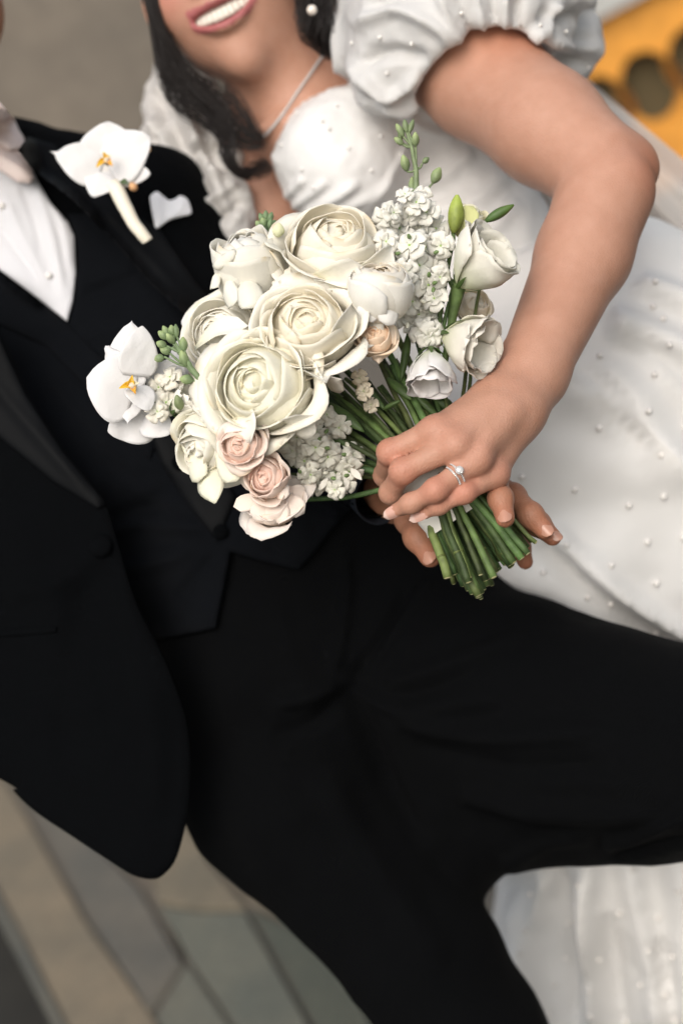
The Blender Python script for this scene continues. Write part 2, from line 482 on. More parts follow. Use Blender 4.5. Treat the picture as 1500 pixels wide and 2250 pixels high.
# flagged pavement: a raised bed of mortar, each flagstone its own piece
slabs = [  # pixel outlines on the pavement plane, tint
    ([(-260, 1330), (-80, 1560), (60, 1790), (190, 2030), (335, 2235), (385, 2330), (250, 2500), (150, 2250), (60, 2070), (-60, 1840), (-300, 1500)], (1.16, 1.04, .88)),
    ([(-20, 1560), (105, 1650), (190, 1830), (310, 1960), (400, 2120), (330, 2225), (200, 2020), (75, 1770)], (.74, .74, .74)),
    ([(40, 1480), (250, 1620), (330, 1925), (392, 2080), (404, 2110), (318, 1955), (200, 1825), (112, 1645)], (.78, .71, .66)),
    ([(270, 1700), (400, 1790), (465, 1900), (540, 1995), (440, 1998), (345, 1985), (330, 1920)], (1.12, 1.02, .86)),
    ([(350, 1993), (440, 2006), (540, 2003), (640, 2180), (760, 2400), (610, 2400), (500, 2230), (415, 2105)], (.80, .88, .84)),
    ([(412, 2116), (495, 2236), (600, 2400), (720, 2650), (480, 2650), (395, 2330), (342, 2235)], (.82, .88, .84)),
    ([(410, 1780), (560, 1900), (700, 2050), (740, 2140), (640, 2030), (550, 1990), (475, 1895)], (1.0, .90, .78)),
    ([(550, 2000), (640, 2042), (760, 2150), (900, 2400), (1000, 2650), (880, 2650), (770, 2395), (650, 2180)], (.50, .58, .54)),
]
pave = emit('pavement', [at_height(u, v, -.008) for u, v in [(-420, 1330), (-60, 1850), (55, 2080), (145, 2260), (400, 2800), (2600, 2800), (3000, 1100), (500, 700), (-250, 700)]],
            [tuple(range(9))], M['joint'], None, smooth=False, cols=(1, 1, 1), world_space=True)
pave['kind'] = 'structure'
random.seed(3)
def extrude_poly(W, z0, z1, inset=.008):
    W = np.array(W); c = W.mean(0); n = len(W)
    bot = W.copy(); bot[:, 2] = z0; mid = W.copy(); mid[:, 2] = z1 - inset
    top = c + (W - c) * (1 - inset / (np.linalg.norm(W - c, axis=1)[:, None] + 1e-6)); top[:, 2] = z1
    V = np.vstack([bot, mid, top]); F = [tuple(range(2 * n, 3 * n))]
    for r in (0, n):
        for i in range(n): F.append((r + i, r + (i + 1) % n, r + n + (i + 1) % n, r + n + i))
    return V, F
for poly, tint in slabs:
    W = [at_height(u, v, 0) for u, v in poly]
    V, F = extrude_poly(W, -.02, .004 + random.uniform(-.003, .003))
    emit('flagstone', V, F, M['stone'], pave, smooth=False, cols=tint, world_space=True)
# kerb edge of the pavement
W = [at_height(u, v, 0) for u, v in [(-420, 1330), (-64, 1850), (56, 2080), (146, 2260), (400, 2800), (378, 2810), (122, 2262), (30, 2082), (-90, 1856), (-440, 1345)]]
V, F = extrude_poly(W, -.13, .0)
k = emit('kerb', V, F, M['stone'], None, smooth=False, cols=(.70, .74, .74), world_space=True); k['kind'] = 'structure'
# more flagstones further over, behind and beside the couple
for j in range(4):
    for i in range(9):
        x0 = .35 + i * .62 + random.uniform(-.02, .02); y0 = 1.9 + j * .95 + (i % 2) * .3
        W = np.array([[x0, y0, 0], [x0 + .60, y0, 0], [x0 + .60, y0 + .93, 0], [x0, y0 + .93, 0]])
        V, F = extrude_poly(W, -.02, .002 + random.uniform(-.002, .002)); g_ = random.uniform(.75, 1.05)
        emit('flagstone', V, F, M['stone'], pave, smooth=False, cols=(g_, g_ * .96, g_ * .9), world_space=True)

# grey-brown rendered wall far behind
def wall_box(name, mt, x0, x1, y0, y1, z0, z1, cols, parent=None):
    V, F = box((x0, y0, z0), (x1, y1, z1))
    return emit(name, V, F, mt, parent, smooth=False, cols=cols, world_space=True)
w = wall_box('wall', M['plaster'], -6.5, 1.15, 7.0, 7.3, -.13, 4.2, (1, 1, 1))
tag(w, 'grey brown rendered wall behind the groom and bride at the upper left', 'wall')
# orange painted parapet with dark oval openings below a pale coping, placed behind the bride's sleeve
ow = bpy.data.objects.new('parapet', None); COL.objects.link(ow); ow.location = (2.0, 5.2, -.13)
tag(ow, 'orange painted low wall with dark oval openings under a pale coping', 'wall')
# ------------------------------------------------------------------ the bride
def frame(up, fwd):
    up = nrm(up); fwd = nrm(np.asarray(fwd, float) - up * (up @ np.asarray(fwd, float))); r = np.cross(up, fwd)
    return np.stack([r, up, fwd], 1)
def head_f(p, c, R, mouth=True, male=False):
    q = (p - c) @ R
    w = 1.06 if male else 1.0
    f = f_ell(q, np.array([0, .035, -.012]), (.074 * w, .098, .094))
    f = smin(f, f_ell(q, np.array([0, -.048, .026]), (.060 * w, .060, .062)), .03)
    f = smin(f, f_ell(q, np.array([0, -.030, .050]), (.052, .05, .042)), .02)
    f = smin(f, np.linalg.norm(q - np.array([0, -.102, .066]), axis=1) - (.021 if male else .0175), .03)
    for s in (-1, 1):
        f = smin(f, np.linalg.norm(q - np.array([s * .038, -.025, .060]), axis=1) - .023, .022)
        f = smin(f, f_ell(q, np.array([s * .076 * w, -.005, -.005]), (.008, .028, .016)), .008)          # ears
        f = smin(f, f_ell(q, np.array([s * .032, .024, .084]), (.022, .006, .009)), .012)                # brow
        f = smax(f, -f_ell(q, np.array([s * .032, .006, .094]), (.018, .012, .014)), .012)              # socket
        f = smin(f, np.linalg.norm(q - np.array([s * .032, .006, .076]), axis=1) - .0125, .003)
    nb = f_cap(q, (np.array([0, .012, .088]), .007, np.array([0, -.026, .108]), .0085, 1.0))
    nb = smin(nb, np.minimum(np.linalg.norm(q - np.array([.011, -.029, .098]), axis=1), np.linalg.norm(q - np.array([-.011, -.029, .098]), axis=1)) - .007, .008)
    f = smin(f, nb, .012)
    # lips
    mx = q[:, 0]; cy = -.060 + 7.0 * mx ** 2 + 0 * mx
    zf = .0925 - 9.0 * mx ** 2
    wd = np.clip(1 - (np.abs(mx) / .031) ** 2, 0, 1)
    if mouth:
        open_ = .0080 * wd ** .7
        cav = np.maximum(np.abs(q[:, 1] - cy) - open_, np.abs(q[:, 2] - .088) - .016); cav = np.where(np.abs(mx) < .031, cav, .01 + np.abs(mx) - .031)
        upl = np.hypot(q[:, 1] - (cy + open_ + .0035), (q[:, 2] - zf) * .8) - (.0014 + .0028 * wd)
        lol = np.hypot(q[:, 1] - (cy - open_ - .0048), (q[:, 2] - zf + .0005) * .8) - (.0014 + .0042 * wd)
        out = np.maximum(np.abs(mx) - .033, 0) * 2
        f = smin(f, upl + out, .006); f = smin(f, lol + out, .006)
        f = smax(f, -cav, .002)
    else:
        for s in (-1, 1):
            l = np.hypot(q[:, 1] - (-.062 + s * .0042), (q[:, 2] - zf + .001) * .8) - (.0012 + .0042 * wd)
            f = smin(f, l + np.maximum(np.abs(mx) - .028, 0) * 2, .004)
    return f
BR_R = frame((-.40, .915, 0), (-.17, -.02, .98))
BR_C = P(487, 26, 1.50) - BR_R @ np.array([0, -.060, .094])

wrist = (1128, 885, 1.245)
FING_B = [  # knuckle chains
    [(955, 948, 1.214, 30), (856, 993, 1.222, 25.5), (845, 1044, 1.262, 22), (866, 1082, 1.287, 18)],
    [(1000, 978, 1.205, 30), (884, 1035, 1.209, 26), (858, 1082, 1.232, 22.5), (884, 1116, 1.262, 18)],
    [(1046, 1010, 1.208, 28), (956, 1077, 1.196, 23.5), (902, 1106, 1.207, 19.5), (868, 1122, 1.216, 15.5)],
    [(1088, 1042, 1.222, 25.5), (1020, 1083, 1.203, 20.5), (964, 1111, 1.206, 17), (930, 1130, 1.213, 13)],
]
def fingers_f(p, FG, k=.0016):
    r = None
    for ch in FG:
        f = None
        for a, b in zip(ch[:-1], ch[1:]):
            c = f_cap(p, K(*a[:3], a[3], *b[:3], b[3])); f = c if f is None else smin(f, c, .005)
        for a in ch[1:-1]:
            f = smin(f, np.linalg.norm(p - P(*a[:3]), axis=1) - PX(a[3] * .96, a[2]), .006)
        r = f if r is None else smin(r, f, k)
    return r
def bride_arm_f(p):
    f = f_chain(p, [K(905, 95, 1.56, 96, 1060, 172, 1.47, 130), K(1060, 172, 1.47, 130, 1200, 280, 1.405, 122), K(1200, 280, 1.405, 122, 1310, 368, 1.365, 108)], .016)
    f = smin(f, f_cap(p, K(1392, 366, 1.37, 50, 1394, 372, 1.37, 50)), .022)
    fa = f_chain(p, [K(1330, 420, 1.352, 108, 1281, 560, 1.33, 100), K(1281, 560, 1.33, 100, 1165, 822, 1.27, 77), K(1165, 822, 1.27, 77, 1125, 885, 1.25, 70, .8)], .014)
    f = smin(f, fa, .006)
    pal = None
    for (x, y, d, r0), (u, v, dd, r, *_) in zip([(1075, 880, 1.245, 42), (1100, 890, 1.238, 44), (1128, 905, 1.24, 44), (1150, 912, 1.25, 36)], [c[0] for c in FING_B]):
        c = f_cap(p, K(x, y, d, r0, u, v, dd + .004, r * .98)); pal = c if pal is None else smin(pal, c, .016)
    pal = smin(pal, f_cap(p, K(1085, 930, 1.25, 48, 1020, 985, 1.235, 40)), .02)
    f = smin(f, pal, .02)
    fg = fingers_f(p, FING_B)
    f = smin(f, fg, .009)
    for c in FING_B:                               # knuckles
        a = c[0]; f = smin(f, np.linalg.norm(p - P(a[0], a[1], a[2] - .003), axis=1) - PX(a[3] * .82, a[2]), .010)
    th = f_chain(p, [K(1075, 925, 1.262, 40, 1010, 950, 1.292, 31), K(1010, 950, 1.292, 30, 950, 990, 1.305, 26), K(950, 990, 1.305, 26, 915, 1025, 1.30, 21)], .008)
    f = smin(f, th, .012)
    for a_, b_, r_v in (((1060, 905, 1.222), (1015, 945, 1.207), 5), ((1015, 945, 1.207), (985, 950, 1.200), 4), ((1090, 925, 1.222), (1060, 985, 1.20), 5)):
        f = smin(f, f_cap(p, K(*a_[:2], a_[2], r_v * 1.6, *b_[:2], b_[2], r_v * 1.3)), .007)      # veins
    # tendons running from the knuckles to the wrist
    for c, w0 in zip(FING_B[:3], [(1085, 885), (1105, 895), (1125, 905)]):
        a = c[0]; f = smin(f, f_cap(p, K(a[0], a[1], a[2] - .0045, a[3] * .45, w0[0], w0[1], 1.236 - .012, 14)), .012)
    return f
def bride_body_f(p):
    f = head_f(p, BR_C, BR_R)
    f = smin(f, f_cap(p, K(575, 30, 1.57, 92, 655, 245, 1.585, 84)), .03)
    f = smin(f, f_cap(p, K(640, 215, 1.62, 62, 905, 95, 1.57, 88)), .05)
    f = smin(f, f_cap(p, K(640, 235, 1.63, 62, 430, 350, 1.68, 82)), .05)
    f = smin(f, f_cap(p, K(690, 330, 1.63, 165, 900, 640, 1.62, 140, .7)), .05)
    f = smin(f, f_cap(p, K(735, 365, 1.565, 118, 745, 375, 1.565, 118)), .04)
    f = smin(f, f_cap(p, K(545, 470, 1.63, 92, 550, 490, 1.63, 92)), .04)
    for s in (-1, 1):                               # collar bones
        f = smin(f, f_cap(p, K(625, 262, 1.548, 8, 625 + s * 150 + 15, 262 - s * 60, 1.575, 8)), .014)
    f = smin(f, f_chain(p, [K(430, 350, 1.68, 80, 330, 400, 1.80, 62), K(330, 400, 1.80, 60, 180, 640, 1.83, 45), K(180, 640, 1.83, 42, 130, 760, 1.84, 42, .6)], .02), .02)
    f = smin(f, fingers_f(p, [[(110 + i * 22, 790, 1.84, 17), (100 + i * 26, 850, 1.838, 15), (95 + i * 28, 905, 1.835, 12)] for i in range(4)] + [[(170, 760, 1.84, 20), (220, 800, 1.83, 17), (240, 840, 1.825, 14)]]), .008)
    return f

bride = empty('person', P(1500, 2500, 1.75), 'smiling bride in a white puff sleeve satin gown with pearls holding the flower stems', 'person')
# fine mesh for arm and hand, coarser for the rest: the seam lies inside the sleeve
CUT = P(1000, 150, 1.49); CN = nrm(P(1200, 280, 1.405) - P(905, 95, 1.56))
def cut_mesh(V, F, keep):
    F = np.asarray(F); m = keep[F].all(1); F = F[m]; u, inv = np.unique(F, return_inverse=True)
    return V[u], inv.reshape(F.shape)
arm_lo = np.min([P(780, 1180, 1.1), P(800, 1180, 1.4), P(800, 1180, 1.35)], 0); arm_hi = P(1560, -60, 1.4); 
V1, F1 = surface(bride_arm_f, (P(780, 0, 1.45)[0], P(0, 1190, 1.45)[1], -1.64), (P(1500, 0, 1.4)[0], P(0, -60, 1.6)[1], -1.13), .0017)
V1 = relax(V1, F1, 2, .5)
V1, F1 = cut_mesh(V1, F1, (V1 - CUT) @ CN > -.004)
V2, F2 = surface(lambda p: smin(bride_body_f(p), bride_arm_f(p), .03), (P(-50, 0, 1.9)[0], P(0, 960, 1.9)[1], -1.92), (P(1150, 0, 1.6)[0], P(0, -430, 1.6)[1], -1.30), .0034)
V2 = relax(V2, F2, 1, .5)
V2, F2 = cut_mesh(V2, F2, (V2 - CUT) @ CN < .004)
V = np.vstack([V1, V2]); F = np.vstack([F1, F2 + len(V1)])
tint = np.ones((len(V), 3))
def blush(c, rad, col, amt=1.0):
    w = np.exp(-(np.linalg.norm(V - c, axis=1) / rad) ** 2) * amt
    tint[:] = tint * (1 - w[:, None]) + tint * np.array(col) * w[:, None]
for ch in FING_B:
    blush(P(*ch[0][:3]), .011, (1.03, .74, .72), .95); blush(P(*ch[1][:3]), .010, (1.06, .68, .64), 1.0)
    blush(P(*ch[2][:3]), .008, (1.0, .84, .80), .6); blush(P(*ch[3][:3]), .008, (1.06, .88, .84), .8)
blush(P(1430, 375, 1.34), .03, (.98, .72, .62), .8)
blush(P(1120, 70, 1.42), .04, (1.04, .80, .68), .7)
q = (V - BR_C) @ BR_R
mx = q[:, 0]; cy = -.060 + 7.0 * mx ** 2; wd = np.clip(1 - (np.abs(mx) / .034) ** 2, 0, 1)
lip = (np.abs(q[:, 1] - cy) < .0080 + .0070 * wd ** .6 * np.where(q[:, 1] < cy, 1.12, .72)) & (np.abs(mx) < .034) & (q[:, 2] > .072) & (q[:, 2] < .12)
lw = lip.astype(float)
tint = tint * (1 - lw[:, None]) + np.array([.84, .50, .70]) * lw[:, None]
blush_c = BR_C + BR_R @ np.array([-.04, -.02, .085])
w_ = np.exp(-(np.linalg.norm(V - blush_c, axis=1) / .022) ** 2); tint = tint * (1 - .35 * w_[:, None] * np.array([0, .6, .5]))
tint *= (1 + .03 * fbm(V, 30, 5)[:, None] * np.array([.6, 1, 1.2]))
body = emit('body', V, F, M['skin_bride'], bride, cols=tint)
BV_body = bvh(V, F)
# teeth
mb = MB()
for i in range(-5, 5):
    x = (i + .5) * .0056; wt = .0036
    Vt, Ft = ball((0, 0, 0), (wt, .0066 - .0009 * (abs(i + .5) > 2), .0022), None, 10, 8)
    Vt[:, 1] = np.sign(Vt[:, 1]) * np.abs(Vt[:, 1] / .0066) ** .6 * .0066
    Vt[:, 0] = np.sign(Vt[:, 0]) * np.abs(Vt[:, 0] / wt) ** .45 * wt
    a = x * 9; Vt = Vt @ np.array([[math.cos(a), 0, -math.sin(a)], [0, 1, 0], [math.sin(a), 0, math.cos(a)]])
    Vt += np.array([x, -.0585 + 7 * x * x, .0865 - 12 * x * x]); mb.add(Vt @ BR_R.T + BR_C, Ft)
mb.build('teeth', M['teeth'], bride)
# eyes, closed in the real frame by the crop: simple eyeballs
for s in (-1, 1):
    Ve, Fe = ball(BR_C + BR_R @ np.array([s * .032, .006, .0775]), .0122, BR_R[:, 2], 16, 10)
    dd = (Ve - BR_C) @ BR_R; ir = np.hypot(dd[:, 0] - s * .032, dd[:, 1] - .006) < .0058
    c = np.where((ir & (dd[:, 2] > .08))[:, None], np.array([[.06, .035, .02]]), np.array([[.85, .83, .8]]))
    lid = np.abs(dd[:, 1] - .006) > .0052 * np.clip(1 - ((dd[:, 0] - s * .032) / .0125) ** 2, 0, 1)
    c = np.where(lid[:, None], np.array([[.50, .27, .185]]), c)
    emit('eye', Ve, Fe, M['pearl'], bride, cols=c)
# finger nails
def nail(c, along, up, L_, W_, mt, parent, name='fingernail', tip=None):
    """a curved almond nail plate"""
    B = basis(up, along); nu, nv = 9, 11; Vn = []; col = []
    for j in range(nv):
        t = j / (nv - 1) * 2 - 1
        hw = W_ * math.sqrt(max(0, 1 - abs(t) ** 3.2)) * (1 - .18 * max(t, 0))
        for i in range(nu):
            s = i / (nu - 1) * 2 - 1
            Vn.append([t * L_, s * hw, .0009 - .55 * (s * hw) ** 2 / W_ - .06 * L_ * t * t])
            col.append((1.1, 1.35, 1.45) if (tip and t > .45) else (1, 1, 1))
    Vn = np.array(Vn) @ B.T + c; F_ = gridF(nu, nv)
    Vb = Vn - B[:, 2] * .0006
    n = len(Vn); F2_ = F_ + [tuple(reversed([i + n for i in f])) for f in F_]
    return emit(name, np.vstack([Vn, Vb]), F2_, mt, parent, cols=np.array(col + col))
def on_finger(ch, back=.35, lift=1.0, side=(0, 0, 1)):
    a = P(*ch[-2][:3]); b = P(*ch[-1][:3]); al = nrm(b - a); r = PX(ch[-1][3], ch[-1][2])
    up = nrm(np.array(side, float) - al * (al @ np.array(side, float)))
    return b + up * r * lift * .86 + al * r * back, al, up
c, al, up = on_finger(FING_B[3], .35, 1.0, (.05, .35, 1)); nail(c, al, up, .0098, .0046, M['nail'], bride, tip=True)
c, al, up = on_finger(FING_B[2], .35, 1.0, (-.25, -.25, 1)); nail(c, al, up, .0072, .0048, M['nail'], bride, tip=True)
# rings: two bands and a stone on the ring finger
ra, rb = P(*FING_B[2][0][:3]), P(*FING_B[2][1][:3]); ax = nrm(rb - ra)
def ring(c, ax, R_, r_, name, mt, parent, beads=0):
    B = basis(ax); pts = [c + B @ np.array([math.cos(a) * R_, math.sin(a) * R_, 0]) for a in np.linspace(0, 2 * math.pi, 33)]
    mb = MB(); mb.add(*tube(pts, r_, 6, False))
    o = mb.build(name, mt, parent)
    return o, B
for i, t in enumerate((.50, .60)):
    c = ra * (1 - t) + rb * t; rr = PX(27.4 - 4.4 * t, 1.2)
    o, B = ring(c, ax, rr + .0004, .00085, 'ring', M['gold'], bride)
    up = nrm(np.array([.1, .25, 1]) - ax * (ax @ np.array([.1, .25, 1])))
    for k in range(-6, 7):
        a = k * .16; dv = up * math.cos(a) + np.cross(ax, up) * math.sin(a)
        Vg, Fg = ball(c + dv * (rr + .0012), (.0008, .0008, .0007), dv, 6, 4)
        emit('gem', Vg, Fg, M['diamond'], o, smooth=False)
    if i == 0:
        Vg, Fg = ball(c + up * (rr + .0032) + np.cross(ax, up) * (-.0) , (.0036, .0036, .0026), up, 8, 4)
        emit('diamond', Vg, Fg, M['diamond'], o, smooth=False)
        mb = MB()
        for k in range(4):
            a = k * math.pi / 2 + .4; d0 = ax * math.cos(a) + np.cross(ax, up) * math.sin(a)
            mb.add(*tube([c + up * rr + d0 * .001, c + up * (rr + .0032) + d0 * .0031, c + up * (rr + .0045) + d0 * .0026], .0004, 5))
        mb.build('setting', M['silver'], o)

# ---- dress
NECK = spline([(742, 192), (700, 205), (655, 232), (622, 270), (600, 320), (584, 380), (577, 440), (574, 500), (560, 560)], sub=5)
BOD = [tuple(q[:2]) for q in NECK] + [(560, 900), (1500, 1100), (1500, -100), (1000, -100), (940, 60), (880, 130), (800, 170)]
def bodice_f(p):
    u, v = pxof(p)
    f = f_cap(p, K(720, 330, 1.63, 175, 965, 600, 1.62, 190, .6))
    f = smin(f, f_cap(p, K(900, 300, 1.60, 120, 1090, 500, 1.60, 110, .6)), .05)
    f = smin(f, f_cap(p, K(760, 275, 1.585, 82, 900, 205, 1.56, 90)), .05)
    f = smin(f, f_cap(p, K(735, 350, 1.552, 122, 755, 375, 1.552, 122)), .04)
    f = smin(f, f_cap(p, K(800, 130, 1.62, 62, 905, 95, 1.57, 88)), .05)
    f = smin(f, f_cap(p, K(960, 600, 1.63, 190, 1200, 800, 1.70, 200, .5)), .06) - .006
    g_ = poly_sd(u, v, BOD) * 1.55 / FPX
    return smax(f, g_, .006)
V, F = surface(bodice_f, (P(480, 0, 1.6)[0], P(0, 1100, 1.6)[1], -1.80), (P(1400, 0, 1.6)[0], P(0, -60, 1.6)[1], -1.36), .0034)
V = relax(V, F, 1); N_ = vnormals(V, F)
fl = [([(585, 470), (640, 420), (668, 390)], 10, 5), ([(610, 480), (680, 430), (720, 398)], 9, 4.5), ([(655, 480), (730, 440), (790, 400)], 10, 5),
      ([(700, 480), (790, 445), (870, 395)], 11, 4.5), ([(790, 480), (850, 400), (900, 300)], 7, 4), ([(880, 240), (930, 285), (1000, 300)], 12, 5),
      ([(900, 420), (980, 380), (1040, 330)], 16, 5), ([(930, 470), (1040, 440), (1120, 380)], 18, 5), ([(1000, 560), (1080, 500), (1140, 440)], 18, 5), ([(590, 330), (600, 345), (612, 360)], 6, 2),
      ([(1050, 640), (1120, 600), (1180, 540)], 16, 4)]
V = creases(V, N_, fl, [(22, 2.6, 3), (60, 1.0, 9)])
# scalloped neckline edge
u, v = pxof(V); dl, tl = line_dist(u, v, NECK); V = V + N_ * (np.exp(-(dl / 9) ** 2) * (.0012 + .0006 * np.sin(tl * 120)))[:, None]
dress = emit('dress', V, F, M['dress'], bride, cols=(1, 1, 1)); BV_bod = bvh(V, F)
def skirt_f(p):
    f = f_chain(p, [K(1050, 690, 1.64, 230, 1370, 960, 1.545, 370, .42), K(1370, 960, 1.545, 370, 1620, 1500, 1.72, 520, .42), K(1620, 1500, 1.72, 520, 2000, 2600, 2.02, 1000, .36)], .16)
    u, v = pxof(p)
    return f
hi_ = P(2700, 480, 1.6)
V, F = surface(skirt_f, (P(780, 0, 1.7)[0], P(0, 2900, 2.0)[1], -2.45), (1.05, P(0, 420, 1.6)[1], -1.38), .008, cull=2.6)
V = relax(V, F, 1)
Vw = to_world(V); V = V[:, :]; ok = Vw[:, 2] > .02
V, F = cut_mesh(V, F, ok); N_ = vnormals(V, F)
fl = [([(1395, 625), (1450, 640), (1560, 690)], 24, 16), ([(1330, 700), (1420, 735), (1560, 800)], 30, 20), ([(1350, 712), (1440, 800), (1560, 930)], 34, 17, -1),
      ([(1200, 800), (1330, 880), (1420, 950), (1560, 1110)], 46, 11, -1), ([(1360, 720), (1470, 860), (1580, 1010)], 22, -12), ([(1300, 780), (1380, 860), (1480, 1000), (1560, 1060)], 26, 12), ([(1185, 1195), (1290, 1300), (1400, 1390), (1560, 1500)], 22, -18),
      ([(1200, 1160), (1330, 1280), (1560, 1430)], 18, 14), ([(1290, 1210), (1400, 1330), (1560, 1420)], 14, 6),
      ([(1290, 1880), (1290, 2040), (1300, 2300)], 26, 34), ([(1370, 1880), (1420, 2060), (1450, 2300)], 24, 18), ([(1200, 1900), (1250, 2050), (1280, 2300)], 26, -22), ([(1210, 1900), (1170, 2050), (1200, 2300)], 20, 14),
      ([(1120, 1960), (1160, 2120), (1200, 2300)], 22, 24), ([(1490, 1880), (1500, 2060), (1520, 2300)], 30, 22), ([(1340, 2000), (1350, 2150), (1380, 2300)], 18, -14), ([(1450, 2050), (1480, 2200), (1500, 2300)], 14, -12)]
V = creases(V, N_, fl, [(7, 12, 21), (20, 3.0, 4)])
sk = emit('skirt', V, F, M['dress'], bride, cols=(1, 1, 1)); BV_skirt = bvh(V, F)

# puff sleeves
def puff_f(p):
    f = f_cap(p, K(850, 80, 1.53, 132, 960, 30, 1.47, 165))
    f = smin(f, f_cap(p, K(855, 170, 1.47, 92, 880, 120, 1.46, 96)), .03)
    f = smin(f, f_cap(p, K(960, -20, 1.46, 160, 1150, -30, 1.48, 145)), .04)
    f = smin(f, f_cap(p, K(1010, 60, 1.455, 150, 1090, 60, 1.455, 150)), .03)
    f = smin(f, f_cap(p, K(1185, 60, 1.56, 120, 1225, 105, 1.56, 92)), .03)
    arm = f_cap(p, K(1010, 140, 1.48, 142, 1190, 265, 1.41, 132))
    edge = (p - (CUT + CN * .006)) @ CN
    lip_ = np.abs(arm) - .004
    side = poly_sd(*pxof(p), [(700, -300), (700, 260), (870, 268), (940, 258), (925, 225), (948, 165), (985, 110), (1040, 66), (1110, 58), (1142, 92), (1200, 145), (1258, 185), (1322, 240), (1322, -300)]) * 1.5 / FPX
    f = smax(f, side, .012)
    return smax(f, -(arm - .001), .008)
V, F = surface(puff_f, (P(640, 0, 1.6)[0], P(0, 330, 1.6)[1], -1.74), (P(1400, 0, 1.6)[0], P(0, -330, 1.6)[1], -1.34), .0036)
V = relax(V, F, 2); N_ = vnormals(V, F)
fl = [([(770, 60), (860, 20), (960, 60), (985, 100)], 14, 11), ([(770, 140), (850, 118), (940, 135)], 16, -13), ([(790, 165), (850, 215), (925, 160)], 11, 13), ([(800, 110), (780, 160), (800, 220)], 12, 8),
      ([(830, 240), (890, 245), (930, 215)], 10, 8), ([(750, 150), (775, 200), (830, 238)], 12, -8), ([(960, -20), (985, 40), (1010, 90)], 9, 8), ([(1000, -30), (1020, 30), (1035, 75)], 8, -8),
      ([(1030, -40), (1050, 20), (1062, 62)], 8, 8), ([(1075, -40), (1082, 20), (1090, 60)], 7, -8), ([(1110, -30), (1108, 20), (1112, 62)], 8, 9), ([(1140, -10), (1135, 40), (1140, 88)], 9, -9),
      ([(1150, 95), (1200, 60), (1230, 10)], 12, 12), ([(1190, 75), (1250, 105), (1300, 110)], 13, 13), ([(1210, 130), (1260, 125), (1310, 140)], 14, -14), ([(1290, -20), (1300, 60), (1312, 160)], 14, 9),
      ([(800, 20), (880, -10), (960, 0)], 14, -8), ([(730, 30), (745, 110), (752, 180)], 12, 9), ([(1180, 30), (1240, 40), (1290, 20)], 16, -12)]
V = creases(V, N_, fl, [(26, 4.5, 31), (70, 1.4, 8)])
slv = emit('sleeve', V, F, M['organza'], bride, cols=(1, 1, 1)); BV_slv = bvh(V, F)
def puff2_f(p):
    f = f_chain(p, [K(398, 225, 1.66, 86, 430, 330, 1.62, 104, .8), K(430, 330, 1.62, 104, 482, 450, 1.585, 66, .8), K(482, 450, 1.585, 62, 520, 560, 1.57, 36)], .03)
    return smin(f, f_cap(p, K(385, 170, 1.70, 52, 400, 230, 1.69, 70)), .03)
V, F = surface(puff2_f, (P(280, 0, 1.7)[0], P(0, 660, 1.7)[1], -1.80), (P(620, 0, 1.6)[0], P(0, 60, 1.7)[1], -1.45), .0036)
V = relax(V, F, 2); N_ = vnormals(V, F)
fl = [([(345, 190), (385, 300), (440, 400), (500, 500)], 16, -12), ([(372, 150), (420, 280), (490, 420)], 13, 16), ([(330, 200), (350, 260), (345, 320)], 9, -9), ([(400, 330), (450, 330), (500, 310)], 9, -10), ([(350, 350), (400, 345), (440, 300)], 9, 9), ([(440, 440), (480, 430), (520, 400)], 8, 9), ([(460, 480), (500, 470), (530, 440)], 7, -9), ([(330, 260), (380, 340), (450, 440)], 12, 11), ([(440, 250), (460, 340), (530, 470)], 14, -10), ([(380, 400), (430, 400), (500, 380)], 12, 8)]
V = creases(V, N_, fl, [(34, 6, 41), (90, 2.4, 8)])
emit('sleeve', V, F, M['organza'], bride, cols=(1, .98, .96))

# pearls sewn to dress and sleeve
pr_V, pr_F = ball((0, 0, 0), 1.0, None, 12, 8)
pearl_me = None
def pearl(u, v, bv, parent, r=.0023, name='pearl', mt='pearl', sink=.85):
    global pearl_me
    d, n = ray(bv, u, v)
    if d is None: return
    c = P(u, v, d) + n * r * sink; 
    if pearl_me is None:
        o = emit(name, pr_V, pr_F, M[mt], parent, cols=(1, 1, 1), world_space=True, origin=(0, 0, 0)); pearl_me = o.data
    else:
        o = bpy.data.objects.new(name, pearl_me); COL.objects.link(o); o.parent = parent
    o.scale = (r, r, r); o.location = Vector(to_world(c[None])[0] - wloc(parent))
for u, v in [(708, 268), (722, 285), (765, 327), (664, 373), (815, 375), (633, 455), (655, 250), (620, 318), (690, 415), (835, 300), (600, 425), (880, 340), (740, 235)]:
    pearl(u, v, BV_bod, dress, .0017)
for u, v in [(835, 82), (850, 160), (1186, 58), (1010, 30), (905, 95), (775, 95), (1240, 70), (1290, 150), (770, 180), (960, 150)]:
    pearl(u, v, BV_slv, slv, .0019)
for u, v in [(1191, 923), (1316, 940), (1423, 903), (1146, 1047), (1262, 1073), (1381, 1110), (1454, 999), (1457, 1088), (1340, 1243), (1440, 1280), (1243, 1198), (1192, 1258), (1286, 1315), (1338, 1328), (1441, 1387),
             (1438, 620), (1433, 675), (1454, 704), (1317, 785), (1436, 824), (1470, 756), (1500, 940), (1500, 1180), (1420, 1190),
             (1386, 1910), (1272, 1946), (1168, 1965), (1362, 2004), (1442, 2016), (1247, 2027), (1151, 2043), (1420, 2087), (1140, 2096), (1238, 2104), (1312, 2107), (1409, 2163), (1215, 2162), (1455, 2185), (1290, 2178), (1292, 2232), (1200, 2228), (1370, 2245), (1480, 2100), (1490, 1960), (1478, 2240)]:
    pearl(u, v, BV_skirt, sk, .0031)

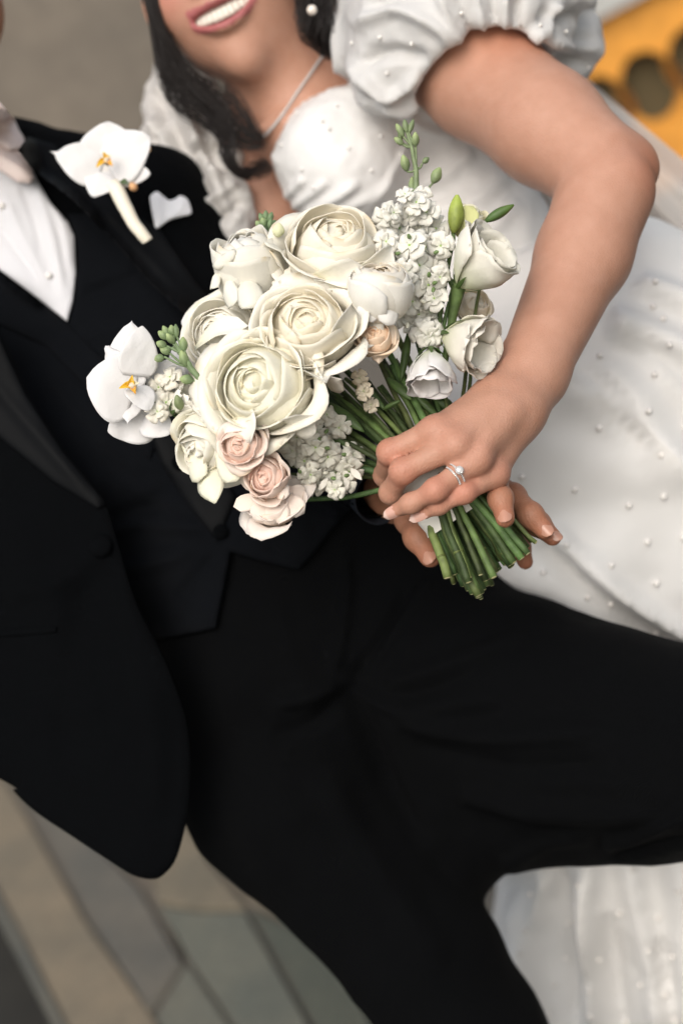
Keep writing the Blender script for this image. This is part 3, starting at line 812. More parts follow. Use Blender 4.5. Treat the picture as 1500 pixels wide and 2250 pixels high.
# veil behind the arm: a long sheer panel hanging from the back of the head
us = np.linspace(0, 1, 60); V = []
for j in range(90):
    t = j / 89
    for i, s in enumerate(us):
        top = np.array([1240 + 330 * t, 130 + 280 * t]); bot = np.array([1010 + 480 * t, 260 + 900 * t])
        q_ = top * (1 - s) + bot * s
        dd = 1.66 - .05 * s + .02 * math.sin(s * 16 + t * 3) + .008 * math.sin(s * 41 + 2 * t)
        V.append(P(q_[0], q_[1], dd))
V = np.array(V); emit('veil', V, gridF(60, 90), M['tulle'], bride, cols=(1, 1, 1))

# hair
rng = np.random.RandomState(5)
def lock(mb, pts, n, spread, r=.00048, wob=.006, seed=0):
    pts = spline(pts, sub=8); base = np.array([P(*q[:3]) for q in pts]); m = len(base)
    wdt = np.array([q[3] if len(q) > 3 else 1 for q in pts])
    for k in range(n):
        a = rng.uniform(0, 6.28); rr = spread * math.sqrt(rng.uniform(0, 1)); ph = rng.uniform(0, 6.28); am = rng.uniform(.4, 1) * wob
        off = np.array([math.cos(a), math.sin(a), math.sin(a * 2 + ph) * .7]) * rr
        t = np.linspace(0, 1, m)[:, None]
        Q = base + off * wdt[:, None] + np.stack([np.sin(t[:, 0] * 9 + ph), np.cos(t[:, 0] * 11 + ph), np.sin(t[:, 0] * 7 + a)], 1) * am * t
        rad = r * np.linspace(1, .5, m); mb.add(*tube(Q, rad, 4, False))
mb = MB()
lock(mb, [(335, -330, 1.56, 1), (318, -120, 1.53, .8), (334, 0, 1.525, .5), (358, 90, 1.53, .6), (402, 180, 1.54, 1.3), (480, 235, 1.545, 1.6), (535, 290, 1.54, 1.0), (570, 306, 1.53, .3)], 130, .015)
lock(mb, [(340, -100, 1.54, .8), (362, 110, 1.54, .6), (408, 200, 1.54, 1.2), (470, 250, 1.54, .9), (497, 300, 1.53, .5), (500, 345, 1.525, .35), (525, 378, 1.53, .25), (570, 372, 1.54, .2), (590, 360, 1.545, .1)], 90, .018)
lock(mb, [(420, -320, 1.60, 1.2), (345, -250, 1.57, 1.2), (330, -120, 1.54, 1), (348, 20, 1.53, 1)], 120, .012)
lock(mb, [(560, -285, 1.60, 1.2), (655, -170, 1.55, 1.2), (690, -20, 1.505, 1.15), (690, 50, 1.50, 1.1), (708, 92, 1.505, .7), (725, 105, 1.51, .35)], 260, .017)
lock(mb, [(520, -290, 1.64, 1.2), (650, -190, 1.61, 1.2), (712, -60, 1.56, 1.2), (690, 20, 1.54, 1)], 200, .018)
mb.build('hair', M['hair'], bride)
hc = MB()                                            # the mass of hair over the skull
def hair_f(p):
    q = (p - BR_C) @ BR_R
    f = f_ell(q, np.array([0, .05, -.02]), (.081, .095, .098)); g_ = f_ell(q, np.array([-.006, -.03, .09]), (.070, .12, .08))
    f = smax(f, -g_, .012)
    f = smin(f, f_cap(p, K(640, -120, 1.58, 62, 695, 30, 1.545, 32)), .02)
    f = smin(f, f_cap(p, K(322, -160, 1.60, 30, 330, -30, 1.56, 14)), .015)
    return f
V, F = surface(hair_f, BR_C - .24, BR_C + .24, .004)
N_ = vnormals(V, F); V = V + N_ * (fbm(V * np.array([3, 1, 1]), 60, 3) * .002)[:, None]
emit('hair', V, F, M['hair'], bride, cols=(1, 1, 1))
# earring and necklace
er = None
Vg, Fg = ball(P(685, 22, 1.455), .0047, None, 16, 10); emit('earring', Vg, Fg, M['pearl'], bride, cols=(1, .93, .86))
nk = spline([(712, 118), (690, 150), (655, 200), (622, 250), (590, 290), (570, 305), (552, 300), (530, 280)], sub=9)
mb = MB(); pts = []
for q_ in nk:
    d, n = ray(BV_body, q_[0], q_[1]); pts.append(P(q_[0], q_[1], (d or 1.55) - .0012))
mb.add(*tube(pts, .0011, 6)); nko = mb.build('necklace', M['silver'], bride)
mb = MB()
for i in range(len(pts)): mb.add(*ball(pts[i] + np.array([0, 0, .0008]), .0017, None, 6, 4))
o = mb.build('stones', M['diamond'], nko, smooth=False)
# ------------------------------------------------------------------ parapet pieces (orange, oval openings, coping)
def oval_panel():
    # panel built in the wall's own plane: x along, z up; oval openings cut through it, dark board behind
    def wl(u, v):                                   # sight line -> plane y = 5.2
        d = RM @ nrm(P(u, v, 1.0)); t = 5.2 / d[1]; q = CAM + d * t; return q
    c1 = wl(1432, 190); c2 = wl(1530, 120)
    top = wl(1400, -8)[2]
    x0, x1, z0 = 1.15, 6.5, -.13
    hol = [c1 + (c2 - c1) * k for k in range(-1, 8)]
    outer = [(x0, z0), (x1, z0), (x1, top), (x0, top)]
    verts = [Vector(o) for o in outer]; edges = [(i, (i + 1) % 4) for i in range(4)]; holes = []
    for h in hol:
        if h[0] < x0 + .2 or h[0] > x1 - .2: continue
        n0 = len(verts); ring_ = []
        for k in range(28):
            a = 2 * math.pi * k / 28; ex, ez = .098 * math.cos(a), .125 * math.sin(a); th = .25
            q = (h[0] + ex * math.cos(th) - ez * math.sin(th), c1[2] + ex * math.sin(th) + ez * math.cos(th)); verts.append(Vector(q)); ring_.append(q)
        edges += [(n0 + k, n0 + (k + 1) % 28) for k in range(28)]; holes.append(ring_)
    vo, eo, fo, *_ = delaunay_2d_cdt(verts, edges, [], 1, 1e-5)
    F = []
    for f in fo:
        cx = sum(vo[i][0] for i in f) / 3; cz = sum(vo[i][1] for i in f) / 3
        if any(poly_sd(np.array([cx]), np.array([cz]), h)[0] < 0 for h in holes): continue
        F.append(tuple(f))
    V = [(p[0], 5.2, p[1]) for p in vo]; n = len(V); V += [(p[0], 5.26, p[1]) for p in vo]
    F2 = F + [tuple(i + n for i in reversed(f)) for f in F]
    b = len(V)
    for h in holes:
        m = len(h); s = len(V)
        V += [(q[0], 5.2, q[1]) for q in h] + [(q[0], 5.26, q[1]) for q in h]
        F2 += [(s + k, s + (k + 1) % m, s + m + (k + 1) % m, s + m + k) for k in range(m)]
    emit('panel', V, F2, M['orange'], ow, smooth=False, cols=(1, 1, 1), world_space=True)
    wall_box('backing', M['hole'], x0 + .05, x1 - .05, 5.29, 5.33, z0, top - .01, (1, 1, 1), ow)
    wall_box('coping', M['pale'], x0 - .05, x1, 5.14, 5.40, top + .002, top + .55, (1, 1, 1), ow)
oval_panel()

# ------------------------------------------------------------------ the groom
groom = empty('person', P(1300, 2700, 1.6), 'groom in a black suit with waistcoat and pale bow tie, one hand under the stems', 'person')
GR_R = frame((-.42, .90, 0), (.12, -.05, .99))
GR_C = P(-172, -40, 1.56)
FING_G = [
    [(1045, 1015, 1.325, 33), (1086, 1050, 1.262, 27), (1099, 1095, 1.222, 25), (1109, 1138, 1.212, 22)],
    [(1062, 1055, 1.33, 33), (1125, 1092, 1.283, 28), (1165, 1132, 1.262, 26), (1195, 1164, 1.258, 22)],
    [(1060, 1095, 1.335, 32), (1132, 1112, 1.305, 27), (1180, 1150, 1.285, 25), (1213, 1180, 1.282, 20)],
    [(1050, 1130, 1.34, 30), (1110, 1160, 1.325, 24), (1140, 1200, 1.322, 22), (1153, 1234, 1.325, 18)],
]
TH_G = [(890, 1112, 1.350, 34), (897, 1142, 1.328, 29), (918, 1180, 1.308, 28), (945, 1222, 1.298, 25.5)]
def groom_hand_f(p):
    f = f_chain(p, [K(730, 1000, 1.43, 48, 868, 1098, 1.368, 40), K(868, 1098, 1.368, 42, 985, 1090, 1.345, 62, .6)], .02)
    for c in FING_G:
        a = c[0]; f = smin(f, f_cap(p, K(915, 1085, 1.362, 36, a[0], a[1], a[2], a[3])), .014)
    f = smin(f, fingers_f(p, FING_G), .008)
    t = None
    for a, b in zip(TH_G[:-1], TH_G[1:]):
        c = f_cap(p, K(*a[:3], a[3], *b[:3], b[3])); t = c if t is None else smin(t, c, .006)
    t = smin(t, np.linalg.norm(p - P(*TH_G[2][:3]), axis=1) - PX(29, 1.31), .006)
    return smin(f, t, .014)
def groom_head_f(p):
    f = head_f(p, GR_C, GR_R, mouth=False, male=True)
    f = smin(f, f_cap(p, K(-165, 60, 1.59, 112, -100, 300, 1.62, 104)), .03)
    f = smin(f, f_chain(p, [K(-60, 430, 1.64, 70, 340, 480, 1.62, 58), K(340, 470, 1.62, 62, 640, 850, 1.56, 56), K(640, 850, 1.56, 56, 740, 1005, 1.42, 46)], .03), .04)
    f = smin(f, f_chain(p, [K(-60, 560, 1.63, 170, 330, 1020, 1.58, 170, .5)], .03), .05)
    return smin(f, groom_hand_f(p), .02)
Va, Fa = surface(groom_hand_f, (P(660, 0, 1.42)[0], P(0, 1290, 1.4)[1], -1.48), (P(1270, 0, 1.3)[0], P(0, 900, 1.42)[1], -1.17), .0018)
Va = relax(Va, Fa, 2)
GC, GN = P(790, 1045, 1.385), nrm(P(850, 1090, 1.36) - P(700, 980, 1.42))
Va, Fa = cut_mesh(Va, Fa, (Va - GC) @ GN > -.003)
Vb, Fb = surface(groom_head_f, (P(-520, 0, 1.56)[0], P(0, 1290, 1.56)[1], -1.80), (P(900, 0, 1.4)[0], P(0, -420, 1.56)[1], -1.30), .0045)
Vb, Fb = cut_mesh(Vb, Fb, (Vb - GC) @ GN < .003)
V = np.vstack([Va, Vb]); F = np.vstack([Fa, Fb + len(Va)])
tint = np.ones((len(V), 3))
for ch in FING_G + [TH_G]:
    for kx, (rad, col_, am) in zip((1, 2, 3), ((.010, (1.02, .78, .72), .7), (.009, (1.0, .85, .8), .5), (.010, (1.1, .86, .82), .8))): blush(P(*ch[kx][:3]), rad, col_, am)
tint *= (1 + .06 * fbm(V, 40, 15)[:, None] * np.array([.6, 1, 1.2]))
emit('body', V, F, M['skin_groom'], groom, cols=tint)
for s in (-1, 1):
    Ve, Fe = ball(GR_C + GR_R @ np.array([s * .032, .006, .0775]), .0122, GR_R[:, 2], 16, 10)
    dd = (Ve - GR_C) @ GR_R; ir = np.hypot(dd[:, 0] - s * .032, dd[:, 1] - .006) < .0058
    c = np.where((ir & (dd[:, 2] > .08))[:, None], np.array([[.05, .03, .02]]), np.array([[.85, .83, .8]]))
    lid = np.abs(dd[:, 1] - .006) > .0048 * np.clip(1 - ((dd[:, 0] - s * .032) / .0125) ** 2, 0, 1)
    emit('eye', Ve, Fe, M['pearl'], groom, cols=np.where(lid[:, None], np.array([[.42, .21, .14]]), c))
def ghair_f(p):
    q = (p - GR_C) @ GR_R
    f = f_ell(q, np.array([0, .052, -.022]), (.084, .092, .096)); g_ = f_ell(q, np.array([0, -.02, .09]), (.07, .095, .075))
    f = smax(f, -g_, .01); return smax(f, -(q[:, 1] + .035), .01)
V, F = surface(ghair_f, GR_C - .2, GR_C + .2, .004); N_ = vnormals(V, F); V = V + N_ * (fbm(V, 150, 3) * .002)[:, None]
emit('hair', V, F, M['hair'], groom, cols=(1, 1, 1))
for ch, side, Lx, Wx in ((TH_G, (-.25, -.05, 1), .0075, .0068), (FING_G[0], (-.1, -.1, 1), .0062, .0055), (FING_G[1], (.25, -.1, 1), .0062, .0055), (FING_G[2], (.5, .1, .8), .0055, .0048)):
    c, al, up = on_finger(ch, .25, 1.06, side); nail(c, al, up, Lx, Wx, M['nail_groom'], groom)

# trousers
def trouser_f(p):
    f = f_cap(p, K(520, 1180, 1.52, 235, 690, 1430, 1.52, 262, .62))
    f = smin(f, f_cap(p, K(700, 1150, 1.53, 200, 900, 1400, 1.53, 235, .6)), .05)
    f = smin(f, f_chain(p, [K(580, 1480, 1.53, 225, 612, 1745, 1.53, 200, .85), K(612, 1745, 1.53, 200, 925, 2105, 1.53, 160, .85), K(925, 2105, 1.53, 160, 1040, 2290, 1.53, 146, .85)], .03), .04)
    f = smin(f, f_cap(p, K(1040, 2290, 1.53, 146, 1540, 3000, 1.56, 105)), .04)
    l = f_cap(p, K(930, 1480, 1.53, 240, 1690, 1690, 1.33, 205, .85))
    l = smin(l, f_cap(p, K(925, 1700, 1.58, 200, 1620, 1690, 1.42, 205, .85)), .05)
    l = smin(l, f_cap(p, K(930, 1780, 1.57, 170, 985, 1885, 1.56, 100, .85)), .04)
    l = smin(l, f_cap(p, K(1700, 1670, 1.34, 205, 2120, 2520, 1.46, 125)), .04)
    return smin(f, l, .022)
V, F = surface(trouser_f, (P(150, 0, 1.6)[0], P(0, 3120, 1.6)[1], -1.80), (P(2330, 0, 1.5)[0], P(0, 900, 1.5)[1], -1.16), .0058, cull=1.9)
V = relax(V, F, 1); N_ = vnormals(V, F)
fl = [([(765, 1180), (760, 1330), (742, 1440), (725, 1480)], 10, 8, 1), ([(900, 1290), (840, 1400), (770, 1500)], 12, -12), ([(950, 1270), (880, 1370), (800, 1470)], 16, 10),
      ([(770, 1500), (820, 1520), (900, 1530), (1040, 1480)], 14, -7), ([(780, 1520), (900, 1560), (1100, 1530)], 18, 7), ([(760, 1500), (800, 1600), (850, 1720), (930, 1850)], 20, -14),
      ([(840, 1500), (1000, 1460), (1160, 1400)], 18, 9), ([(860, 1580), (1050, 1620), (1300, 1610)], 22, 10), ([(900, 1640), (1100, 1690), (1350, 1680)], 20, -5), ([(1000, 1740), (1200, 1780), (1450, 1800)], 22, 10),
      ([(1320, 1850), (1400, 1840), (1500, 1800)], 14, 8), ([(1340, 1880), (1420, 1868), (1540, 1850)], 9, -6), ([(600, 1550), (680, 1530), (740, 1500)], 16, 10), ([(600, 1620), (690, 1590), (760, 1530)], 16, -6),
      ([(590, 1300), (640, 1440), (700, 1560)], 24, 4), ([(1100, 1900), (1200, 1850), (1320, 1830)], 18, 6), ([(700, 1700), (820, 1900), (980, 2120)], 34, 7), ([(480, 1750), (620, 1960), (800, 2180)], 34, 4),
      ([(1000, 1600), (1200, 1560), (1450, 1600)], 26, -4), ([(950, 1420), (1100, 1340), (1250, 1340)], 26, 3)]
V = creases(V, N_, fl, [(9, 5, 51), (26, 1.4, 9)])
tro = emit('trousers', V, F, M['trouser'], groom, cols=(1, 1, 1)); BV_tro = bvh(V, F)
for (u, v, d) in ((1590, 3040, 1.57), (2160, 2590, 1.47)):      # shoes flat on the pavement
    a = to_world(P(u, v, d)[None])[0]
    def shoe_f(p, a=a):
        q = p - np.array([a[0], a[1], 0]); f = f_cap(q, (np.array([0, .06, .05]), .042, np.array([0, -.13, .034]), .036, .8))
        f = smin(f, f_cap(q, (np.array([0, .04, .08]), .045, np.array([0, .05, .14]), .048, 1)), .03); return smax(f, -(q[:, 2] - .006), .004)
    V, F = surface(shoe_f, (a[0] - .12, a[1] - .25, -.02), (a[0] + .12, a[1] + .18, .24), .006)
    emit('shoe', V, F, M['shoe'], groom, cols=(1, 1, 1), world_space=True)

# jacket: back, sides, shoulders and sleeves
def jacket_f(p):
    f = f_chain(p, [K(-60, 600, 1.60, 270, 40, 660, 1.60, 330, .45), K(40, 660, 1.60, 330, 330, 1020, 1.56, 300, .5), K(330, 1020, 1.56, 300, 560, 1200, 1.55, 270, .55)], .06)
    f = smin(f, f_cap(p, K(20, 432, 1.60, 112, 345, 442, 1.60, 106)), .05)
    f = smin(f, f_cap(p, K(300, 470, 1.56, 120, 390, 640, 1.54, 120, .7)), .04)
    f = smin(f, f_chain(p, [K(362, 462, 1.60, 108, 640, 850, 1.56, 92), K(640, 850, 1.56, 92, 722, 985, 1.43, 82), K(722, 985, 1.43, 80, 838, 1088, 1.345, 62)], .03), .02)
    f = smin(f, f_cap(p, K(20, 420, 1.60, 120, -330, 640, 1.62, 120)), .05)
    f = smin(f, f_chain(p, [K(-330, 640, 1.62, 118, -420, 1150, 1.60, 95), K(-420, 1150, 1.6, 95, -330, 1640, 1.50, 72)], .03), .02)
    end = (p - P(838, 1088, 1.345)) @ nrm(P(838, 1088, 1.345) - P(722, 985, 1.43))
    f = smax(f, end, .004) if True else f
    return f
def jacket_f2(p):
    f = jacket_f(p)
    core = f_cap(p, K(722, 985, 1.43, 60, 900, 1140, 1.30, 53))          # hollow end of the sleeve
    core = smax(core, -((p - P(800, 1054, 1.37)) @ nrm(P(838, 1088, 1.345) - P(722, 985, 1.43))), .003)
    return smax(f, -core, .003)
# the plane that ends the sleeve must not cut the trunk
def jacket_f3(p):
    trunk = f_chain(p, [K(-60, 600, 1.60, 270, 40, 660, 1.60, 330, .45), K(40, 660, 1.60, 330, 330, 1020, 1.56, 300, .5), K(330, 1020, 1.56, 300, 520, 1250, 1.55, 250, .6)], .06)
    trunk = smin(trunk, f_cap(p, K(20, 432, 1.60, 112, 345, 442, 1.60, 106)), .05)
    trunk = smin(trunk, f_cap(p, K(300, 470, 1.56, 120, 390, 640, 1.54, 120, .7)), .04)
    return smin(trunk, jacket_f2(p), .01)
V, F = surface(jacket_f3, (P(-620, 0, 1.6)[0], P(0, 1760, 1.6)[1], -1.86), (P(960, 0, 1.5)[0], P(0, 200, 1.6)[1], -1.25), .0055, cull=2.3)
V = relax(V, F, 1); N_ = vnormals(V, F)
V = creases(V, N_, [([(430, 560), (470, 680), (560, 800)], 14, -5), ([(760, 1000), (790, 1050), (780, 1100)], 10, 4)], [(12, 4, 61), (40, 1, 9)])
jac = emit('jacket', V, F, M['suit'], groom, cols=(1, 1, 1)); BV_jac = bvh(V, F)

def panel(name, outline, base, off, mt, parent, fallback=1.42, step=12, edge=9, smooth_outline=False, folds=(), thick=.004, noise=(), corner=None, dmin=None):
    """a sheet of cloth cut to an outline and laid over the body beneath it, with its own thickness"""
    out = [tuple(q[:2]) for q in (spline(outline, True, 5) if smooth_outline else outline)]
    B = []                                          # resample the outline
    for i in range(len(out)):
        a = np.array(out[i], float); b = np.array(out[(i + 1) % len(out)], float); n = max(1, int(np.linalg.norm(b - a) / (step * .6)))
        for k in range(n): B.append(a + (b - a) * k / n)
    B = np.array(B); nB = len(B)
    lo = B.min(0); hi = B.max(0)
    gx, gy = np.meshgrid(np.arange(lo[0], hi[0], step), np.arange(lo[1], hi[1], step)); gx = gx + (np.arange(gx.shape[0]) % 2)[:, None] * step / 2
    pts = np.stack([gx.ravel(), gy.ravel()], 1); sd = poly_sd(pts[:, 0], pts[:, 1], B); pts = pts[sd < -step * .45]
    # extra row close to the edge
    nr = np.roll(B, -1, 0) - np.roll(B, 1, 0); nr = np.stack([-nr[:, 1], nr[:, 0]], 1) / (np.linalg.norm(nr, axis=1)[:, None] + 1e-9)
    in1 = B + nr * 3.0; s1 = poly_sd(in1[:, 0], in1[:, 1], B); in1 = np.where((s1 < 0)[:, None], in1, B - nr * 3.0)
    A = np.vstack([B, in1, pts])
    vo, eo, fo, *_ = delaunay_2d_cdt([Vector(q) for q in A], [(i, (i + 1) % nB) for i in range(nB)], [], 1, 1e-4)
    Q = np.array([(q[0], q[1]) for q in vo]); sdv = poly_sd(Q[:, 0], Q[:, 1], B)
    D = np.array([fallback(u, v) if callable(fallback) else fallback for u, v in Q])
    raw = [ray(base, u, v)[0] for u, v in Q]
    dh = np.array([9.0 if h is None else h for h in raw])
    Dh = dh - off
    D = np.where(dh > 5, D, np.minimum(Dh, 9) if dmin is None else np.minimum(Dh, D))
    # smooth the depth so cloth spans hollows
    FA = np.array([tuple(f) for f in fo]); cc_ = Q[FA].mean(1)
    F = [tuple(int(i) for i in f) for f in FA[poly_sd(cc_[:, 0], cc_[:, 1], B) < .2]]
    nbr_a = np.array([f[i] for f in F for i in range(3)]); nbr_b = np.array([f[(i + 1) % 3] for f in F for i in range(3)])
    for _ in range(5):
        S = np.zeros(len(D)); c = np.zeros(len(D)); np.add.at(S, nbr_a, D[nbr_b]); np.add.at(c, nbr_a, 1); np.add.at(S, nbr_b, D[nbr_a]); np.add.at(c, nbr_b, 1)
        D = D * .4 + .6 * S / np.maximum(c, 1)
        D = np.minimum(D, Dh + off * .25)
    e = np.clip(-sdv / edge, 0, 1); D = D + thick * .55 * (1 - e) ** 2
    for fo_ in folds:
        dl, t = line_dist(Q[:, 0], Q[:, 1], spline(fo_[0], sub=5)); D = D - np.exp(-(dl / fo_[1]) ** 2) * fo_[2] * .001 * np.clip(np.minimum(t, 1 - t) * 5, 0, 1)
    V = np.array([P(u, v, d) for (u, v), d in zip(Q, D)])
    for fr, am, sd_ in noise: V[:, 2] += fbm(V, fr, sd_) * am * .001
    n = len(V)
    Vb = np.array([P(u, v, d + thick) for (u, v), d in zip(Q, -V[:, 2])])
    # orient
    FA = np.array(F)
    if np.cross(V[FA[:, 1]] - V[FA[:, 0]], V[FA[:, 2]] - V[FA[:, 0]])[:, 2].sum() < 0: F = [tuple(reversed(f)) for f in F]
    FF = F + [tuple(i + n for i in reversed(f)) for f in F]
    cnt = {}
    for f in F:
        for i in range(3):
            k_ = (f[i], f[(i + 1) % 3]); cnt[k_] = 1
    for (i, j) in list(cnt):
        if (j, i) not in cnt: FF.append((j, i, i + n, j + n))
    o = emit(name, np.vstack([V, Vb]), FF, mt, parent, cols=(1, 1, 1))
    return o, bvh(V, F)

# shirt
o_shirt, BV_shirt = panel('shirt', [(-160, 300), (-20, 290), (40, 330), (80, 392), (112, 446), (150, 488), (164, 520), (167, 600), (160, 662), (148, 706), (100, 668), (0, 592), (-160, 480)], [BV_jac], .010, M['shirt'], groom,
      step=8, folds=[([(75, 400), (105, 480), (125, 560), (140, 660)], 9, 4), ([(10, 430), (50, 520), (110, 640)], 10, 3), ([(45, 400), (75, 480), (95, 560)], 8, -3), ([(-20, 480), (30, 540), (90, 620)], 10, -3), ([(100, 430), (140, 500), (155, 600)], 8, 3)])
for u, v in ((108, 607), (6, 453)): pearl(u, v, BV_shirt, o_shirt, .0036, 'stud', sink=.4)
panel('collar', [(-160, 200), (-30, 235), (20, 262), (50, 320), (82, 395), (60, 392), (0, 330), (-160, 330)], [BV_jac, BV_shirt], .012, M['shirt'], o_shirt, step=8, fallback=1.43)
# bow tie
bow = empty('bow_tie', P(0, 320, 1.42)); bow.parent = groom; bow.location = bow.location - groom.location
def blob(name, caps, k, mt, parent, h=.003, folds=(), noise=(), rl=1):
    f = lambda p: f_chain(p, caps, k)
    L_ = np.min([np.minimum(c[0] - c[1] * 1.1, c[2] - c[3] * 1.1) for c in caps], 0) - .01; H_ = np.max([np.maximum(c[0] + c[1] * 1.1, c[2] + c[3] * 1.1) for c in caps], 0) + .01
    V, F = surface(f, L_, H_, h, cull=2); V = relax(V, F, rl); N_ = vnormals(V, F); V = creases(V, N_, folds, noise)
    return emit(name, V, F, mt, parent, cols=(1, 1, 1)), bvh(V, F)
panel('bow', [(-90, 250), (-50, 320), (0, 375), (40, 402), (66, 404), (76, 394), (68, 350), (52, 300), (30, 268), (-20, 262)], [BV_jac, BV_shirt], .022, M['bow'], bow, step=7, fallback=1.42, thick=.010, edge=14, folds=[([(-10, 330), (20, 355), (70, 385)], 7, 4), ([(0, 300), (30, 330), (60, 350)], 7, -4), ([(-20, 290), (10, 300), (45, 300)], 6, 3)])
panel('bow', [(-60, 215), (-20, 205), (4, 228), (32, 262), (48, 300), (66, 330), (20, 330), (-30, 300)], [BV_jac, BV_shirt], .030, M['bow'], bow, step=7, fallback=1.42, thick=.012, edge=14, folds=[([(-20, 240), (10, 270), (30, 300)], 7, 4)])
blob('knot', [K(-52, 275, 1.402, 26, -34, 300, 1.402, 24, .7)], .01, M['bow'], bow)

# waistcoat with its two points
o_vest, BV_vest = panel('waistcoat', [(0, 600), (100, 674), (150, 712), (163, 662), (171, 600), (168, 520), (150, 470), (260, 470), (420, 700), (640, 900), (800, 1080), (733, 1160), (690, 1215), (656, 1253), (580, 1234), (506, 1212), (490, 1300), (474, 1380), (400, 1396), (341, 1406), (200, 1300), (-40, 1000), (-160, 700), (-160, 500)],
      [BV_jac, BV_tro], .011, M['vest'], groom, fallback=1.40, step=12, thick=.005,
      folds=[([(200, 1190), (320, 1150), (470, 1170)], 15, 6), ([(200, 1165), (310, 1120), (440, 1140)], 13, -6), ([(240, 1250), (330, 1240), (440, 1200)], 16, 6), ([(380, 1330), (430, 1270), (480, 1215)], 12, -5), ([(160, 740), (260, 720), (380, 740)], 15, 5),
             ([(180, 650), (270, 620), (330, 590)], 14, -5), ([(100, 800), (180, 900), (330, 1060)], 16, 4), ([(60, 720), (140, 760), (300, 790)], 14, -4), ([(320, 920), (380, 1010), (480, 1190)], 8, 3), ([(250, 1050), (300, 1080), (360, 1060)], 14, 5)], noise=[(16, 3.5, 4), (45, 1.0, 8)])
panel('lapel', [(355, 1020), (330, 960), (420, 950), (520, 1090), (478, 1192), (420, 1120)], [BV_vest], .004, M['lapel'], o_vest, step=10)
panel('lapel', [(-160, 560), (0, 600), (100, 674), (150, 712), (240, 800), (350, 960), (330, 1010), (220, 880), (100, 760), (-160, 640)], [BV_vest], .004, M['vest'], o_vest, step=10)
for u, v in ((486, 1168), (392, 1020)):
    d, n = ray([BV_vest], u, v); Vx, Fx = ball(P(u, v, d) + n * .003, (.0075, .0075, .003), n, 16, 8); emit('button', Vx, Fx, M['suit'], o_vest, cols=(1, 1, 1))

# jacket fronts
o_jr, BV_jr = panel('jacket_front', [(52, 278), (130, 298), (250, 312), (350, 335), (420, 395), (470, 480), (515, 640), (640, 830), (700, 960), (560, 880), (430, 706), (330, 620), (250, 530), (170, 440), (75, 372)], [BV_jac, BV_vest], .006, M['suit'], groom, fallback=1.52, step=12, noise=[(14, 3, 7)])
panel('lapel', [(62, 300), (120, 318), (170, 372), (250, 440), (310, 480), (350, 500), (430, 620), (500, 700), (430, 712), (330, 622), (250, 530), (160, 440), (72, 372), (40, 330)], [BV_jr], .007, M['lapel'], o_jr, step=9, folds=[([(110, 330), (250, 480), (430, 680)], 12, 3)])
fbj = lambda u, v: 1.405 + max(0, (300 - u)) * .00006
JL = spline([(-330, 560), (-120, 640), (0, 735), (60, 862), (140, 985), (226, 1095), (258, 1190), (300, 1322), (365, 1450), (405, 1560), (418, 1660), (413, 1780), (390, 1880), (362, 1920), (335, 1932), (290, 1922), (230, 1885), (150, 1832), (80, 1785), (30, 1738), (36, 1732), (-20, 1702), (-150, 1640), (-600, 1480)], sub=4)
o_jl, BV_jl = panel('jacket_front', [tuple(q) for q in JL] + [(-600, 700)], [BV_vest, BV_jac, BV_tro], .014, M['suit'], groom, fallback=fbj, step=14, thick=.005, edge=14, dmin=1, noise=[(7, 6, 12), (20, 1.4, 3)],
      folds=[([(0, 1100), (100, 1300), (200, 1600)], 60, 6), ([(240, 1200), (120, 1280), (0, 1300)], 30, 5), ([(230, 1230), (150, 1450), (150, 1700)], 40, -5), ([(250, 1260), (330, 1500), (350, 1800)], 30, 4)])
panel('lapel', [(-330, 600), (-120, 690), (0, 742), (58, 868), (138, 990), (236, 1108), (215, 1118), (120, 1060), (60, 1010), (0, 962), (-150, 850), (-330, 760)], [BV_jl], .005, M['lapel'], o_jl, step=9, folds=[([(-50, 800), (60, 930), (200, 1090)], 14, 3)])
d, n = ray([BV_jl], 226, 1202); Vx, Fx = ball(P(222, 1202, d) + n * .004, (.0105, .0105, .004), n, 20, 8); emit('button', Vx, Fx, M['suit'], o_jl, cols=(1, 1, 1))
panel('pocket', [(-160, 1392), (60, 1380), (125, 1375), (126, 1390), (60, 1396), (-160, 1410)], [BV_jl], .0025, M['suit'], o_jl, step=6, thick=.002, edge=3)
# sleeve cuff rim
ax = nrm(P(838, 1088, 1.345) - P(722, 985, 1.43)); B_ = basis(ax); c = P(838, 1088, 1.345)
V = []; nU = 40
for j, (r_, h_) in enumerate([(64, -.045), (67, -.02), (69, -.002), (68, .002), (64.5, .0015), (62, -.006), (60, -.05)]):
    for k in range(nU):
        a = 2 * math.pi * k / nU; rr = PX(r_ * (1 + .03 * math.sin(3 * a)), 1.345); V.append(c + B_ @ np.array([math.cos(a) * rr, math.sin(a) * rr, h_]))
F = [(j * nU + k, j * nU + (k + 1) % nU, (j + 1) * nU + (k + 1) % nU, (j + 1) * nU + k) for j in range(6) for k in range(nU)]
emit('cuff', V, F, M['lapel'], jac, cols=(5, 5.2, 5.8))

# pocket square
sq = MB(); o_ps = empty('pocket_square', P(374, 480, 1.47)); o_ps.parent = groom; o_ps.location -= groom.location
panel('fold', [(330, 440), (333, 428), (346, 421), (360, 432), (372, 440), (386, 436), (396, 430), (410, 436), (418, 452), (419, 470), (398, 476), (372, 484), (352, 498), (343, 501), (338, 486)], [BV_jr], .009, M['linen'], o_ps, step=6, thick=.003, edge=8, smooth_outline=True,
      folds=[([(345, 425), (350, 460), (350, 495)], 7, 2), ([(405, 440), (395, 460), (370, 482)], 7, 2)])
